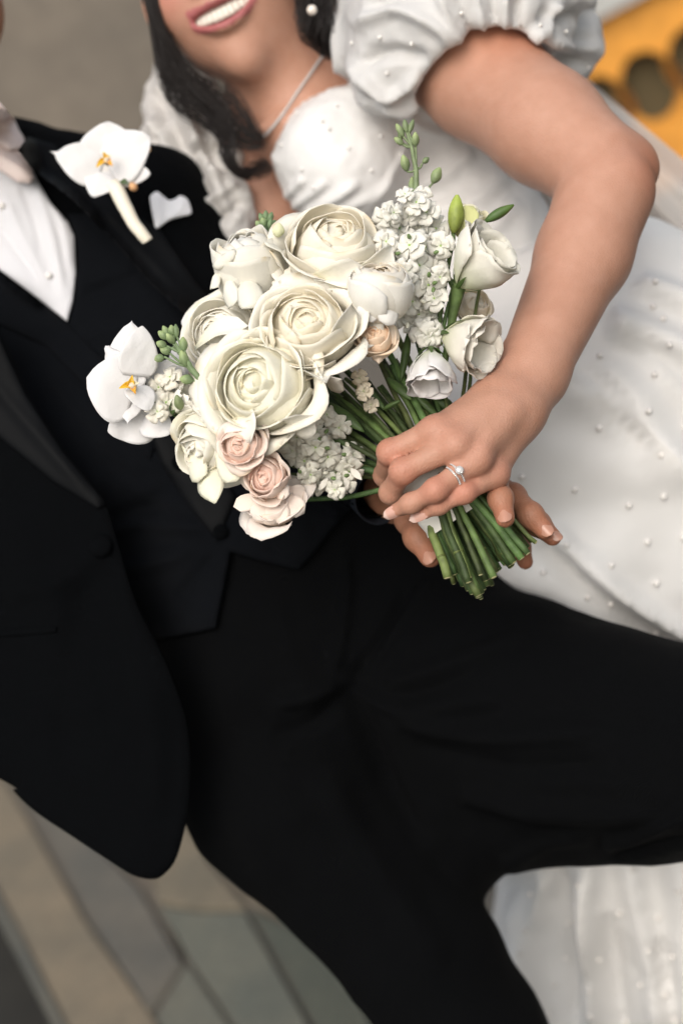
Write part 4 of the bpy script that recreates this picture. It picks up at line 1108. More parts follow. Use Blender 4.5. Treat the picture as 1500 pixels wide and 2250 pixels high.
# ------------------------------------------------------------------ flowers
rs = np.random.RandomState(11)
def thick_sheet(V, nu, nv, th=.0004):
    F = gridF(nu, nv); V = np.asarray(V); N_ = vnormals(V, np.array(F)); n = len(V)
    Vb = V - N_ * th
    F2 = F + [tuple(i + n for i in reversed(f)) for f in F]
    b = [j for j in range(nu)] + [j * nu + nu - 1 for j in range(1, nv)] + [(nv - 1) * nu + i for i in range(nu - 2, -1, -1)] + [j * nu for j in range(nv - 2, 0, -1)]
    for i in range(len(b)):
        a_, c_ = b[i], b[(i + 1) % len(b)]; F2.append((c_, a_, a_ + n, c_ + n))
    return np.vstack([V, Vb]), F2
def petal(name, base, tip, width, normal, bulge, mt, parent, shape='round', nu=9, nv=11, curl=0.0, side_curl=0.0, ruf=0.0, tint=(1, 1, 1), tint0=None, point=0.0, seed=0, hollow=0.0):
    """one petal from its base point to its tip; bulge lifts its middle along the normal"""
    base = np.asarray(base); tip = np.asarray(tip); ax = tip - base; L_ = np.linalg.norm(ax); t_ = ax / L_
    n_ = nrm(np.asarray(normal, float) - t_ * (t_ @ np.asarray(normal, float))); s_ = np.cross(n_, t_)
    V = []; C = []
    for j in range(nv):
        t = j / (nv - 1)
        if shape == 'round': w = math.sin(math.pi * min(1, (.06 + .94 * t) ** .62 * 1.0)) ** .62 if t < 1 else .02
        elif shape == 'fan': w = (.14 + .86 * t ** .8) * (math.sqrt(max(0, 1 - max(0, (t - .55) / .45) ** 2.4)) if t > .55 else 1)
        else: w = math.sin(math.pi * (.04 + .94 * t)) ** .9
        w = max(w, .03) * width / 2
        for i in range(nu):
            s = i / (nu - 1) * 2 - 1
            z = bulge * math.sin(math.pi * t * .9) * (1 - .0 * s * s) - side_curl * (s * s) * w / (width / 2) + curl * max(0, t - .55) ** 2 * 4 - hollow * math.sin(math.pi * t) * (1 - s * s)
            x = t * L_ + (point * L_ * (1 - abs(s)) * t ** 4 if point else 0)
            V.append(base + t_ * x + s_ * (s * w) + n_ * z)
            C.append(np.array(tint) if tint0 is None else np.array(tint0) * (1 - t) ** 1.3 + np.array(tint) * (1 - (1 - t) ** 1.3))
    V = np.array(V)
    if ruf:
        N_ = vnormals(V, np.array(gridF(nu, nv))); tt = np.repeat(np.linspace(0, 1, nv), nu)
        V = V + N_ * (fbm(V + seed, 70, seed) * ruf * (.25 + tt))[:, None]
    V, F = thick_sheet(V, nu, nv); C = np.vstack([C, C])
    return emit(name, V, F, mt, parent, cols=C)
def rose(u, v, d, Rpx, axis, mt, parent, n=26, seed=1, openness=1.0, tint=(1, 1, 1), heart=(1, 1, 1), name='rose', ruffle=.0016, tight=.0, squash=1.0, depth_px=None, label=None):
    r_ = np.random.RandomState(seed); R = PX(Rpx, d); B = basis(axis); C0 = P(u, v, d)
    root = empty(name, C0 - B[:, 2] * R * .5); root.parent = parent; root.location = root.location - Vector(wloc(parent))
    if label: root['label'] = label
    nu, nv = 15, 12
    a0 = r_.uniform(0, 6.28)
    for i in range(n):
        f = i / (n - 1)
        a = a0 + i * 2.399 + r_.uniform(-.3, .3)
        ball_ = tight > 0
        if ball_:
            Rl = R * (.55 + .45 * f ** .8); cover = .94 - .24 * f ** 1.5 * (1 + r_.uniform(-.25, .25)); lift = R * (.10 * (1 - f)); hw = 1.7 - .55 * f; flare = .03 + .10 * f ** 6; roll = 0.02
        else:
            if f < .5:
                g_ = f / .5; Rl = R * (.20 + .42 * g_); cover = (.91 - .16 * g_) * (1 + r_.uniform(-.05, .03)); lift = R * (.20 * (1 - g_) + .05 + r_.uniform(-.03, .03)); flare = .02 + .03 * g_; roll = .012; hw = (1.6 - .4 * g_) * r_.uniform(.85, 1.15)
            else:
                g_ = (f - .5) / .5; Rl = R * (.66 + .27 * g_); cover = (.73 - .20 * g_ * openness) * (1 + r_.uniform(-.05, .05)); lift = R * (.04 - .12 * g_ + r_.uniform(-.04, .04)); hw = (1.15 - .30 * g_) * r_.uniform(.9, 1.2)
                flare = (.05 + .32 * g_) * openness * (1 + r_.uniform(-.35, .35)); roll = (.03 + .20 * g_) * openness
        wav = r_.uniform(0, 6.28); off_ = np.array([r_.uniform(-1, 1), r_.uniform(-1, 1)]) * R * .055 * (1 - f * .6); tl = r_.uniform(-.10, .10) * (1.3 - f); pt = r_.uniform(0, .10) * max(0, f - .45)
        V = []
        for j in range(nv):
            t = j / (nv - 1)
            for k in range(nu):
                s = k / (nu - 1) * 2 - 1
                te = t * (1 - (.10 + .10 * f) * abs(s) ** 3 - .012 * r_.uniform(0, 1) * f * (t > .95)) * (1 + .018 * math.sin(s * 5 + wav) * t)
                ph = math.pi * (.06 + (cover - .06) * te)
                rad = Rl * math.sin(ph); z = -Rl * math.cos(ph) * 1.05 + lift
                e = max(0, (te - .74) / .26)
                rad += R * flare * e ** 1.8 + R * .035 * s * (.4 + f); z -= R * roll * e ** 2.6
                z += R * pt * e * (1 - abs(s)) + R * tl * s * t + R * .05 * math.sin(s * 3.3 + wav) * t * t * (1.2 - f); rad += R * pt * 1.5 * e * (1 - abs(s))
                an = a + s * hw
                V.append([rad * math.cos(an) + off_[0], rad * math.sin(an) + off_[1], z])
        V = np.array(V)
        N_ = vnormals(V, np.array(gridF(nu, nv))); tt = np.repeat(np.linspace(0, 1, nv), nu)
        V = V + N_ * (fbm(V + i * .37, 45, seed) * ruffle * (.15 + tt ** 2 * 1.3) * (.45 + f))[:, None]
        wx = fbm(V * .8 + seed, 22, seed + 3, 2); wy = fbm(V * .8 - seed, 22, seed + 9, 2)
        V[:, 0] += wx * R * .10; V[:, 1] += wy * R * .10; V[:, 2] *= squash
        Vc, F = thick_sheet(V @ B.T + C0, nu, nv, .0005)
        w = (1 - f) ** 1.2; tc = np.array(tint) * (1 - w) + np.array(heart) * w
        tc = tc * (1 + r_.uniform(-.03, .03))
        tcol = np.repeat(np.linspace(.0, 1, nv), nu)[:, None]
        basec = np.array([1.0, .985, .90]); cc = tc * (basec * (1 - tcol) + 1 * tcol); br = np.clip(fbm(V + i, 120, seed + 5) * 1.2 - .15, 0, 1) * (tcol[:, 0] > .93); cc = cc * (1 - br[:, None] * np.array([.10, .20, .38])); cc = cc * (1 - .05 * np.clip(fbm(V * np.array([1, 1, .15]) + i, 260, seed), 0, 1))[:, None]; emit('petal', Vc, F, mt, root, cols=np.vstack([cc, cc]))
    if tight == 0:                                   # the packed heart below the petal rims
        prof = [(0, .40), (.15, .42), (.30, .40), (.45, .34), (.58, .22), (.70, .04), (.76, -.2), (.62, -.5), (.3, -.72), (0, -.78)]
        V = []; ns = 22
        for (rr, zz) in prof:
            for q in range(ns):
                an = 2 * math.pi * q / ns; w_ = 1 + .05 * math.sin(an * 3 + seed) + .03 * math.sin(an * 7)
                V.append([R * rr * w_ * math.cos(an), R * rr * w_ * math.sin(an), R * zz * squash])
        F = [(j * ns + q, (j + 1) * ns + q, (j + 1) * ns + (q + 1) % ns, j * ns + (q + 1) % ns) for j in range(len(prof) - 1) for q in range(ns)]
        emit('heart', np.array(V) @ B.T + C0, F, mt, root, cols=np.array(tint) * .4 + np.array(heart) * .6)
    return root
def rough_tube(name, pts, r, mt, parent, n=8, cols=(1, 1, 1), cut=True):
    pts = spline(pts, sub=5); Q = np.array([P(*q[:3]) for q in pts]); Q = Q + (fbm(Q, 60, int(r * 1e6) % 17)[:, None]) * .0008
    m = len(Q); rad = [PX(q[3], q[2]) if len(q) > 3 else r for q in pts]
    mb = MB(); V, F = tube(Q, rad, n, True)
    c = np.tile(np.array(cols, float), (len(V), 1))
    mb.add(V, F, c); o = mb.build(name, mt, parent)
    if cut:
        e = Q[-1]; t_ = nrm(Q[-1] - Q[-2]); Vd, Fd = ball(e, (rad[-1] * .93, rad[-1] * .93, .0009), t_, 10, 4); emit('cut_end', Vd, Fd, M['cut'], o, cols=(1, 1, 1))
    return o
bq = empty('bouquet', P(1100, 1260, 1.26), 'bridal bouquet of cream roses, orchids and blush blooms held by its green stems', 'bouquet')
NK = np.array([962.0, 1045.0])
tops = [(735, 560, 1.30), (690, 720, 1.27), (590, 860, 1.27), (500, 760, 1.31), (460, 980, 1.29), (545, 600, 1.31), (830, 650, 1.27), (1060, 600, 1.27), (1040, 760, 1.26), (530, 960, 1.28), (585, 1040, 1.28), (610, 1100, 1.28),
        (300, 870, 1.28), (400, 760, 1.27), (910, 450, 1.29), (930, 600, 1.28), (720, 980, 1.28), (820, 760, 1.27), (950, 820, 1.26), (700, 900, 1.28), (760, 830, 1.27), (860, 800, 1.26), (900, 700, 1.29), (790, 700, 1.30), (640, 800, 1.31), (560, 700, 1.32),
        (780, 900, 1.265), (830, 850, 1.262), (870, 820, 1.262), (720, 860, 1.27)]
bots = [(985, 1268, 1.238), (1040, 1303, 1.240), (1062, 1296, 1.262), (1056, 1262, 1.222), (1088, 1258, 1.238), (1110, 1240, 1.262), (1146, 1226, 1.232), (1152, 1212, 1.265), (1176, 1192, 1.245), (1184, 1178, 1.275),
        (1020, 1285, 1.255), (1075, 1270, 1.275), (1005, 1262, 1.265), (1130, 1222, 1.285), (1030, 1278, 1.228), (1100, 1230, 1.290), (1048, 1290, 1.285), (1120, 1240, 1.250), (1010, 1275, 1.285), (1160, 1200, 1.295),
        (1072, 1284, 1.292), (1095, 1252, 1.30), (1140, 1212, 1.305), (1028, 1270, 1.30), (1168, 1188, 1.30), (1066, 1275, 1.245), (1085, 1268, 1.225), (1128, 1236, 1.236), (998, 1262, 1.25), (1042, 1272, 1.265)]
perp = nrm([.8, -.6])
for k in range(16):
    a_ = rs.uniform(0, 1); tops.append((730 + 220 * a_ + rs.uniform(-25, 25), 870 - 70 * a_ + rs.uniform(-30, 20), rs.uniform(1.262, 1.285)))
    b_ = bots[rs.randint(len(bots))]; bots.append((b_[0] + rs.uniform(-14, 14), b_[1] + rs.uniform(-12, 8), b_[2] + rs.uniform(-.008, .012)))
tops_s = sorted(tops, key=lambda q: (q[0] - NK[0]) * perp[0] + (q[1] - NK[1]) * perp[1])
bots_s = sorted(bots, key=lambda q: (q[0] - NK[0]) * perp[0] + (q[1] - NK[1]) * perp[1])
for i, (tp, bt) in enumerate(zip(tops_s, bots_s)):
    f = (i + .5) / len(tops) * 2 - 1
    w = 62 * f + rs.uniform(-6, 6); dn = 1.262 + (bt[2] - 1.262) * .55
    dd = 1.262 - math.sqrt(max(0, 1 - f * f)) * .020 * (1 if bt[2] < 1.262 else -1) + rs.uniform(-.003, .003)
    nk = (NK[0] + perp[0] * w, NK[1] + perp[1] * w * .8)
    nk2 = (nk[0] * .5 + bt[0] * .5 + rs.uniform(-7, 7), nk[1] * .5 + bt[1] * .5)
    r = rs.uniform(4.6, 9.0)
    g_ = rs.uniform(.45, 1.6); yl = rs.uniform(.75, 1.3)
    if bt[2] < 1.24: r += 1.2; g_ *= 1.25
    st = rough_tube('stem', [(tp[0], tp[1], tp[2] + .02, r * .7), ((tp[0] + nk[0]) / 2 + rs.uniform(-8, 8), (tp[1] + nk[1]) / 2 + rs.uniform(-8, 8), (tp[2] + .02 + dd) / 2, r * .85), (*nk, dd, r * .95), (*nk2, (dd + bt[2]) / 2, r), (*bt, r * 1.04)], .003, M['stem'], bq, n=9, cols=(g_ * yl, g_, g_ * .9))
    if i % 3 == 0:                                   # leaf nodes left on the stems
        t = rs.uniform(.4, .8); q_ = np.array([nk2[0] + (bt[0] - nk2[0]) * t, nk2[1] + (bt[1] - nk2[1]) * t]); d_ = dd + (bt[2] - dd) * (.5 + t / 2)
        V, F = ball(P(q_[0], q_[1], d_), (PX(r * 1.15, 1.25), PX(r * 1.15, 1.25), .002), P(*bt) - P(*nk2, dd), 9, 6); emit('node', V, F, M['stem'], st, cols=(1.6, 1.3, 1))
# ribbon wound round the neck
def wrap_ring(c, c2, R1, R2, name, mt, parent, seg=44, z=.85):
    a = P(*c); b = P(*c2); B = basis(b - a, (1, .6, 0)); V = []; m = 14
    for j in range(m):
        t = j / (m - 1); cc = a + (b - a) * t; R = PX(R1 + (R2 - R1) * t, 1.25) + .0006 * math.sin(t * 26)
        for k in range(seg):
            an = 2 * math.pi * k / seg; V.append(cc + B @ np.array([math.cos(an) * R, math.sin(an) * R * z, 0]))
    F = [(j * seg + k, j * seg + (k + 1) % seg, (j + 1) * seg + (k + 1) % seg, (j + 1) * seg + k) for j in range(m - 1) for k in range(seg)]
    return emit(name, V, F, mt, parent, cols=(1, 1, 1))
wrap_ring((915, 1015, 1.262), (1000, 1142, 1.260), 74, 72, 'ribbon', M['ribbon'], bq)

# --- roses
CR = M['petal_cream']
rose(738, 548, 1.245, 124, (.05, .66, .75), CR, bq, 25, 1, heart=(1.0, .95, .84))
rose(678, 722, 1.210, 122, (-.12, .38, .92), CR, bq, 26, 2, .9, heart=(1.0, .94, .80))
rose(578, 850, 1.205, 134, (-.35, .12, .93), CR, bq, 27, 3, 1.0, heart=(1.0, 1.0, .88), tint=(1, 1.0, .99))
rose(497, 742, 1.27, 112, (-.40, .35, .84), CR, bq, 25, 4, 1.0, tint=(1, 1, .97))
rose(466, 975, 1.24, 94, (-.55, -.45, .70), CR, bq, 26, 5, .9, tint=(.99, .995, .94), squash=1.35)
rose(590, 680, 1.30, 90, (-.3, .3, .9), CR, bq, 20, 16, .9)
rose(548, 592, 1.265, 80, (-.25, .82, .42), M['petal_white'], bq, 24, 6, .45, tint=(1, .985, .94), tight=.9, squash=1.18, name='ranunculus')
rose(832, 642, 1.215, 74, (.02, .88, .42), M['petal_white'], bq, 26, 7, .35, heart=(1, .88, .72), tight=1.0, name='ranunculus', squash=.92)
rose(850, 575, 1.285, 50, (.2, .5, .9), M['petal_white'], bq, 14, 17, .9, tint=(1, .96, .88), name='spray_rose')
# blush and peach spray roses
rose(532, 978, 1.200, 56, (-.25, -.2, .95), M['petal_blush'], bq, 20, 8, .9, heart=(1.0, .80, .72), tint=(1, 1.05, 1.06), name='spray_rose', ruffle=.0034)
rose(586, 1048, 1.215, 56, (-.3, -.05, .95), M['petal_blush'], bq, 18, 9, .9, heart=(1.0, .76, .68), tint=(1, 1.04, 1.04), name='spray_rose', ruffle=.0036)
rose(602, 1106, 1.235, 70, (-.2, .55, .6), M['petal_blush'], bq, 16, 10, 1.35, heart=(1.0, .94, .9), tint=(1, 1.10, 1.14), name='spray_rose', squash=.8, ruffle=.0036)
rose(826, 742, 1.215, 48, (-.1, .6, .75), M['petal_peach'], bq, 16, 12, .8, heart=(1.0, .82, .68), name='spray_rose')
rose(745, 632, 1.255, 34, (-.2, .5, .8), M['petal_peach'], bq, 12, 13, .8, heart=(1, .85, .7), name='spray_rose')
rose(1025, 480, 1.30, 46, (.1, .7, .6), M['petal_white'], bq, 12, 14, .8, tint=(.98, .96, .72), name='spray_rose')
rose(1040, 672, 1.30, 46, (.3, .4, .85), M['petal_cream'], bq, 12, 15, .8, tint=(1, .93, .80), name='spray_rose')
# outer petals folded back on the big roses (visible long rims)
def fp(b, t, w, n, bu, mt=CR, nm='petal', **k):
    return petal(nm, P(*b), P(*t), PX(w, 1.22), n, bu, mt, k.pop('parent', bq), **k)
big = [
    ((655, 800, 1.228), (772, 668, 1.190), 110, (.75, -.2, .65), .010), ((690, 770, 1.225), (748, 835, 1.192), 120, (.3, -.7, .65), .010), ((640, 860, 1.215), (716, 838, 1.180), 84, (.6, .3, .8), .008),
    ((610, 900, 1.215), (690, 915, 1.182), 110, (.4, -.5, .75), .010), ((560, 900, 1.21), (548, 972, 1.190), 120, (-.2, -.7, .7), .010),
    ((430, 770, 1.26), (545, 715, 1.232), 70, (-.3, .5, .9), .008), ((690, 610, 1.235), (800, 590, 1.212), 120, (.1, -.5, .9), .010), ((760, 610, 1.24), (862, 545, 1.225), 90, (.5, -.3, .8), .010)]
for i, (b, t, w, n_, bu) in enumerate(big):
    fp(b, t, w, n_, bu, shape='fan', curl=-.006, side_curl=-.006, ruf=.0015, seed=i + 40, tint0=(1, 1, .84))
# drooping petals of the lowest rose and of the left ranunculus
for i, (b, t, w, n_) in enumerate([((455, 1010, 1.24), (475, 1108, 1.215), 70, (-.2, -.2, 1)), ((430, 960, 1.24), (440, 1060, 1.225), 80, (-.6, -.2, .8)), ((480, 980, 1.23), (520, 1060, 1.21), 70, (.2, -.3, 1)), ((425, 930, 1.25), (408, 1000, 1.24), 50, (-.8, 0, .6))]):
    fp(b, t, w, n_, .006, shape='fan' if i else 'leaf', side_curl=.006, ruf=.0015, seed=i + 60, tint=(.97, .98, .88))
for i, (b, t, w, n_) in enumerate([((540, 610, 1.25), (558, 682, 1.225), 78, (.1, -.3, 1)), ((505, 610, 1.255), (520, 672, 1.235), 66, (-.4, -.3, .9)), ((500, 600, 1.26), (470, 640, 1.245), 34, (-.6, -.3, .8)), ((578, 560, 1.26), (612, 560, 1.235), 100, (.6, .1, .8)), ((510, 580, 1.245), (490, 560, 1.24), 90, (-.6, .2, .8))]):
    fp(b, t, w, n_, .008, M['petal_white'], shape='fan', side_curl=.006, ruf=.0015, seed=i + 70, tint=(1, .99, .92))
for i, (b, t, w, n_) in enumerate([((820, 660, 1.215), (800, 704, 1.20), 66, (-.2, -.5, .9)), ((850, 660, 1.215), (850, 712, 1.20), 60, (.1, -.6, .8)), ((870, 640, 1.215), (905, 650, 1.21), 70, (.6, -.3, .8)), ((830, 720, 1.225), (832, 798, 1.21), 34, (.1, -.3, 1)), ((835, 700, 1.23), (870, 755, 1.215), 50, (.5, -.2, .9))]):
    fp(b, t, w, n_, .006, M['petal_white'] if i < 3 else M['petal_peach'], shape='fan', side_curl=.004, curl=-.004, ruf=.0014, seed=i + 80)
# --- blush open petals at the very bottom
for i, (b, t, w) in enumerate([((600, 1090, 1.235), (515, 1112, 1.225), 50), ((600, 1090, 1.235), (560, 1140, 1.222), 60), ((605, 1095, 1.235), (612, 1146, 1.22), 72), ((610, 1090, 1.235), (665, 1125, 1.225), 60), ((605, 1085, 1.235), (678, 1085, 1.235), 50), ((605, 1085, 1.225), (630, 1070, 1.215), 60)]):
    fp(b, t, w, (0, .1, 1), .005, M['petal_blush'], shape='fan', curl=-.005, ruf=.002, seed=i + 90, tint=(1, 1.07, 1.07), tint0=(1, .9, .84))
# --- lisianthus: long bells
def bell(cb, ct, w, mt, n=9, seed=1, tint=(1, 1, 1), flare=.25, name='lisianthus', tips=.0):
    r_ = np.random.RandomState(seed); a = P(*cb); b = P(*ct); L_ = np.linalg.norm(b - a); B = basis(b - a, (0, 0, 1)); R = PX(w / 2, 1.24)
    root = empty(name, a); root.parent = bq; root.location = root.location - bq.location
    nu, nv = 11, 11
    for i in range(n):
        ring_ = i / n; an0 = i * 2.4 + r_.uniform(-.2, .2); lay = .62 + .42 * ring_; hw = 1.15 * (1 - .25 * ring_)
        V = []; C = []
        le = L_ * (1.0 - .12 * ring_ + r_.uniform(-.05, .05))
        for j in range(nv):
            t = j / (nv - 1)
            for k in range(nu):
                s = k / (nu - 1) * 2 - 1; te = t * (1 - .16 * abs(s) ** 2.2)
                rad = R * lay * (.10 + .92 * math.sin(min(1, te * 1.15) * math.pi / 2) ** .9) + R * flare * max(0, te - .75) ** 2 * 8 * (1 - .3 * abs(s)) + R * .04 * s
                an = an0 + s * hw; V.append([rad * math.cos(an), rad * math.sin(an), le * te]); C.append(np.array(tint) * (np.array([.86, .95, .68]) * (1 - t) ** 2 + 1 - (1 - t) ** 2))
        V = np.array(V); N_ = vnormals(V, np.array(gridF(nu, nv))); tt = np.repeat(np.linspace(0, 1, nv), nu)
        V = V + N_ * ((fbm(V + i, 60, seed) * .0018 + .0012 * np.sin(V[:, 0] * 900) * np.sin(V[:, 1] * 800)) * (.2 + tt ** 2 * 1.3))[:, None]
        Vc, F = thick_sheet(V @ B.T + a, nu, nv); emit('petal', Vc, F, mt, root, cols=np.vstack([C, C]))
    for k in range(5):                              # sepals
        an = k * 1.257; d0 = B @ np.array([math.cos(an), math.sin(an), 0]); petal('sepal', a - nrm(b - a) * .004, a + nrm(b - a) * L_ * .34 + d0 * R * .62, .004, d0, .002, M['leaf'], root, shape='leaf', nu=5, nv=7, tint=(1.3, 1.4, 1))
    return root
bell((1008, 628, 1.25), (1098, 535, 1.225), 150, M['petal_white'], 11, 21, tint=(1, .985, .93))
bell((975, 735, 1.25), (1072, 765, 1.225), 132, M['petal_white'], 10, 22, tint=(1, .97, .92), flare=.4)
bell((945, 770, 1.245), (948, 856, 1.225), 112, M['petal_orchid'], 7, 23, tint=(1, .98, .97), flare=.12, name='sweet_pea')
bell((385, 905, 1.25), (425, 868, 1.235), 70, M['petal_cream'], 7, 24, name='spray_bloom')
# green tube under them
rough_tube('flower_neck', [(1010, 622, 1.25, 16), (1002, 660, 1.255, 13), (985, 740, 1.262, 8), (960, 880, 1.265, 7)], .003, M['stem'], bq, cols=(1.3, 1.3, 1.2), cut=False)
rough_tube('flower_neck', [(996, 470, 1.27, 5), (993, 540, 1.265, 5), (975, 640, 1.262, 5), (962, 720, 1.262, 6), (945, 860, 1.262, 6)], .003, M['stem'], bq, cols=(1.3, 1.3, 1.2), cut=False)
rough_tube('flower_neck', [(1010, 560, 1.27, 4), (990, 650, 1.262, 4), (968, 735, 1.262, 5)], .003, M['stem'], bq, cols=(1.2, 1.3, 1.2), cut=False)
# closed buds
def bud(b, t, w, mt, tint=(1, 1, 1), parent=bq, name='bud', n=5, tipc=None):
    a = P(*b); e = P(*t); L_ = np.linalg.norm(e - a); B = basis(e - a); R = PX(w / 2, 1.26); V = []; nu, nv = 12, 9; C = []
    for j in range(nv):
        tt = j / (nv - 1); r = R * math.sin(math.pi * (.08 + .88 * tt)) ** .8
        for k in range(nu):
            an = 2 * math.pi * k / nu; rr = r * (1 + .14 * math.cos(an * n + tt * 2)); V.append(a + B @ np.array([rr * math.cos(an), rr * math.sin(an), L_ * tt]))
            C.append(np.array(tint) if tipc is None else np.array(tint) * (1 - tt ** 2) + np.array(tipc) * tt ** 2)
    F = [(j * nu + k, j * nu + (k + 1) % nu, (j + 1) * nu + (k + 1) % nu, (j + 1) * nu + k) for j in range(nv - 1) for k in range(nu)] + [tuple(range(nu - 1, -1, -1)), tuple((nv - 1) * nu + k for k in range(nu))]
    return emit(name, V, F, mt, parent, cols=np.array(C))
bud((997, 512, 1.265), (1004, 428, 1.262), 36, M['bud'], (1.0, 1.0, .4), tipc=(2.2, 2.2, .8))
bud((1066, 486, 1.265), (1128, 450, 1.262), 22, M['leaf'], (1.2, 1.4, 1.1), tipc=(2.0, 2.0, 1.2))
rough_tube('bud_stem', [(1070, 484, 1.265, 4), (1040, 510, 1.27, 4), (1020, 560, 1.275, 4)], .002, M['stem'], bq, cols=(1.3, 1.3, 1.2), cut=False)
fp((1005, 520, 1.275), (1040, 455, 1.27), 60, (0, .1, 1), .006, M['petal_white'], shape='fan', tint=(.80, .82, .42), ruf=.001)
# --- bud sprays
def spray(stalk, buds, seed=0, tint=(1, 1, 1), r=5):
    rough_tube('spray_stem', [(*s[:3], s[3] if len(s) > 3 else r) for s in stalk], .002, M['bud'], bq, cols=tint, cut=False)
    for (b, t, w) in buds:
        bud(b, t, w, M['bud'], tint, tipc=(1.9, 1.9, 1.6) if w > 14 else None)
        s0 = min(stalk, key=lambda s: abs(s[1] - b[1] - 22) + abs(s[0] - b[0]) * .3)
        rough_tube('bud_stem', [(*s0[:3], 3), ((s0[0] + b[0]) / 2 + 3, (s0[1] + b[1]) / 2 + 4, (s0[2] + b[2]) / 2, 2.6), (*b, 2.6)], .001, M['bud'], bq, n=6, cols=tint, cut=False)
D1 = 1.28
spray([(892, 285, D1, 3), (903, 320, D1, 4), (912, 370, D1, 5.5), (912, 430, D1, 7), (905, 480, D1, 8), (885, 540, D1, 8)],
      [((886, 300, D1), (870, 272, D1), 15), ((893, 292, D1), (888, 262, D1), 14), ((898, 292, D1), (908, 262, D1), 12), ((885, 318, D1), (866, 302, D1), 15), ((912, 322, D1), (912, 290, D1 - .004), 17), ((893, 376, D1), (885, 340, D1 - .004), 20),
       ((928, 358, D1), (942, 346, D1), 13), ((950, 402, D1), (966, 368, D1), 24), ((903, 430, D1), (905, 388, D1 + .004), 16), ((880, 310, D1 + .004), (878, 285, D1), 12)], tint=(.95, 1.0, .95))
D2 = 1.235
spray([(380, 745, D2, 3), (395, 775, D2, 4), (418, 808, D2, 6), (440, 835, D2, 7), (460, 865, D2 + .005, 7)],
      [((370, 745, D2), (348, 728, D2), 18), ((372, 740, D2), (358, 716, D2), 15), ((380, 738, D2), (376, 714, D2), 16), ((388, 742, D2), (386, 712, D2), 13), ((366, 762, D2), (344, 752, D2), 18), ((376, 765, D2), (356, 775, D2), 16),
       ((404, 772, D2), (402, 740, D2), 18), ((410, 805, D2), (398, 770, D2 - .003), 20), ((360, 785, D2), (340, 790, D2 + .004), 18), ((425, 836, D2), (395, 832, D2), 22), ((384, 755, D2), (366, 733, D2 - .006), 16), ((372, 778, D2), (352, 764, D2), 15)], tint=(.85, .98, .9))
D3 = 1.29
spray([(584, 480, D3, 4), (586, 515, D3, 6), (600, 560, D3, 7)],
      [((576, 500, D3), (562, 486, D3), 16), ((580, 490, D3), (570, 468, D3), 14), ((584, 485, D3), (584, 462, D3), 14), ((590, 488, D3), (598, 466, D3), 14), ((592, 498, D3), (606, 484, D3), 13), ((574, 510, D3), (560, 500, D3), 14), ((582, 498, D3 - .01), (576, 478, D3 - .01), 15), ((592, 502, D3 - .01), (596, 480, D3 - .01), 13)], tint=(.85, 1.02, .95))
bud((610, 520, 1.25), (613, 490, 1.245), 26, M['petal_white'], (.95, .98, .7))
bud((398, 900, 1.23), (388, 868, 1.225), 20, M['bud'], (1, 1, .9))
# --- stock florets: four ruffled petals round a green eye
def floret(u, v, d, R, ax, seed, mt=None, tint=(1, 1, 1)):
    r_ = np.random.RandomState(seed); B = basis(ax); C0 = P(u, v, d); Rm = PX(R * 1.22, d); mb = MB(); a0 = r_.uniform(0, 6.28)
    for lay in range(2):
        for k in range(4 if lay == 0 else 3):
            an = a0 + k * (6.283 / (4 if lay == 0 else 3)) + lay * .6; rr = Rm * (1 - .35 * lay); nu, nv = 7, 6; V = []; C = []
            for j in range(nv):
                t = j / (nv - 1)
                for i in range(nu):
                    s = i / (nu - 1) * 2 - 1; w = rr * .62 * (.18 + .82 * t ** .7) * (1 if t < .8 else .8 + .2 * (1 - (t - .8) * 3))
                    x = t * rr * (1 - .13 * s * s); y = s * w; z = rr * (.10 * math.sin(t * 2.6) - .10 * t * t * (1 - lay * 3.5) + .14 * lay) + .10 * rr * math.sin(s * 4.5 + seed + k) * t * t + .06 * rr * math.cos(t * 7 + k + s * 2)
                    V.append([x * math.cos(an) - y * math.sin(an), x * math.sin(an) + y * math.cos(an), z]); g_ = (1 - t) ** 4 * .35; C.append(np.array(tint) * (1 - g_) + np.array([.62, .85, .4]) * g_)
            V, F = thick_sheet(np.array(V) @ B.T + C0, nu, nv, .0003); mb.add(V, F, np.vstack([C, C]))
    V, F = ball(C0 + B[:, 2] * Rm * .08, Rm * .10, B[:, 2], 6, 4); mb.add(V, F, (.45, .7, .2))
    return mb.build('floret', mt or M['petal_white'], bq)
sd = 200
stockA = [(912, 448, 26), (900, 470, 24), (935, 470, 26), (880, 500, 30), (925, 505, 28), (850, 480, 28), (838, 505, 26), (960, 500, 26), (900, 540, 32), (935, 545, 34), (915, 580, 34), (950, 590, 30), (880, 575, 26), (905, 615, 28), (940, 625, 30), (925, 655, 28), (955, 655, 26), (890, 600, 26),
          (860, 470, 22), (915, 690, 28), (945, 690, 28), (890, 700, 26), (930, 725, 30), (950, 740, 28), (905, 665, 26), (965, 540, 26), (845, 530, 24), (870, 545, 24), (890, 430, 18), (925, 430, 20), (820, 520, 22), (962, 610, 22)]
for i, (u, v, R) in enumerate(stockA):
    floret(u + rs.uniform(-4, 4), v + rs.uniform(-4, 4), 1.265 + rs.uniform(-.02, .012) - (.012 if v > 520 else 0), R, (rs.uniform(-.6, .6), rs.uniform(-.4, .6), 1), sd + i, tint=(1, .995, .965))
stockB = [(650, 960, 24), (690, 985, 28), (720, 1000, 28), (745, 1010, 30), (700, 1020, 28), (670, 1010, 26), (650, 1000, 24), (735, 1040, 26), (765, 1030, 28), (710, 1050, 24), (680, 1040, 24), (640, 985, 22), (745, 935, 24), (725, 955, 22), (770, 1000, 26), (755, 1060, 22), (625, 975, 22), (660, 940, 26), (690, 945, 22), (715, 915, 22), (690, 1070, 20), (740, 1075, 20)]
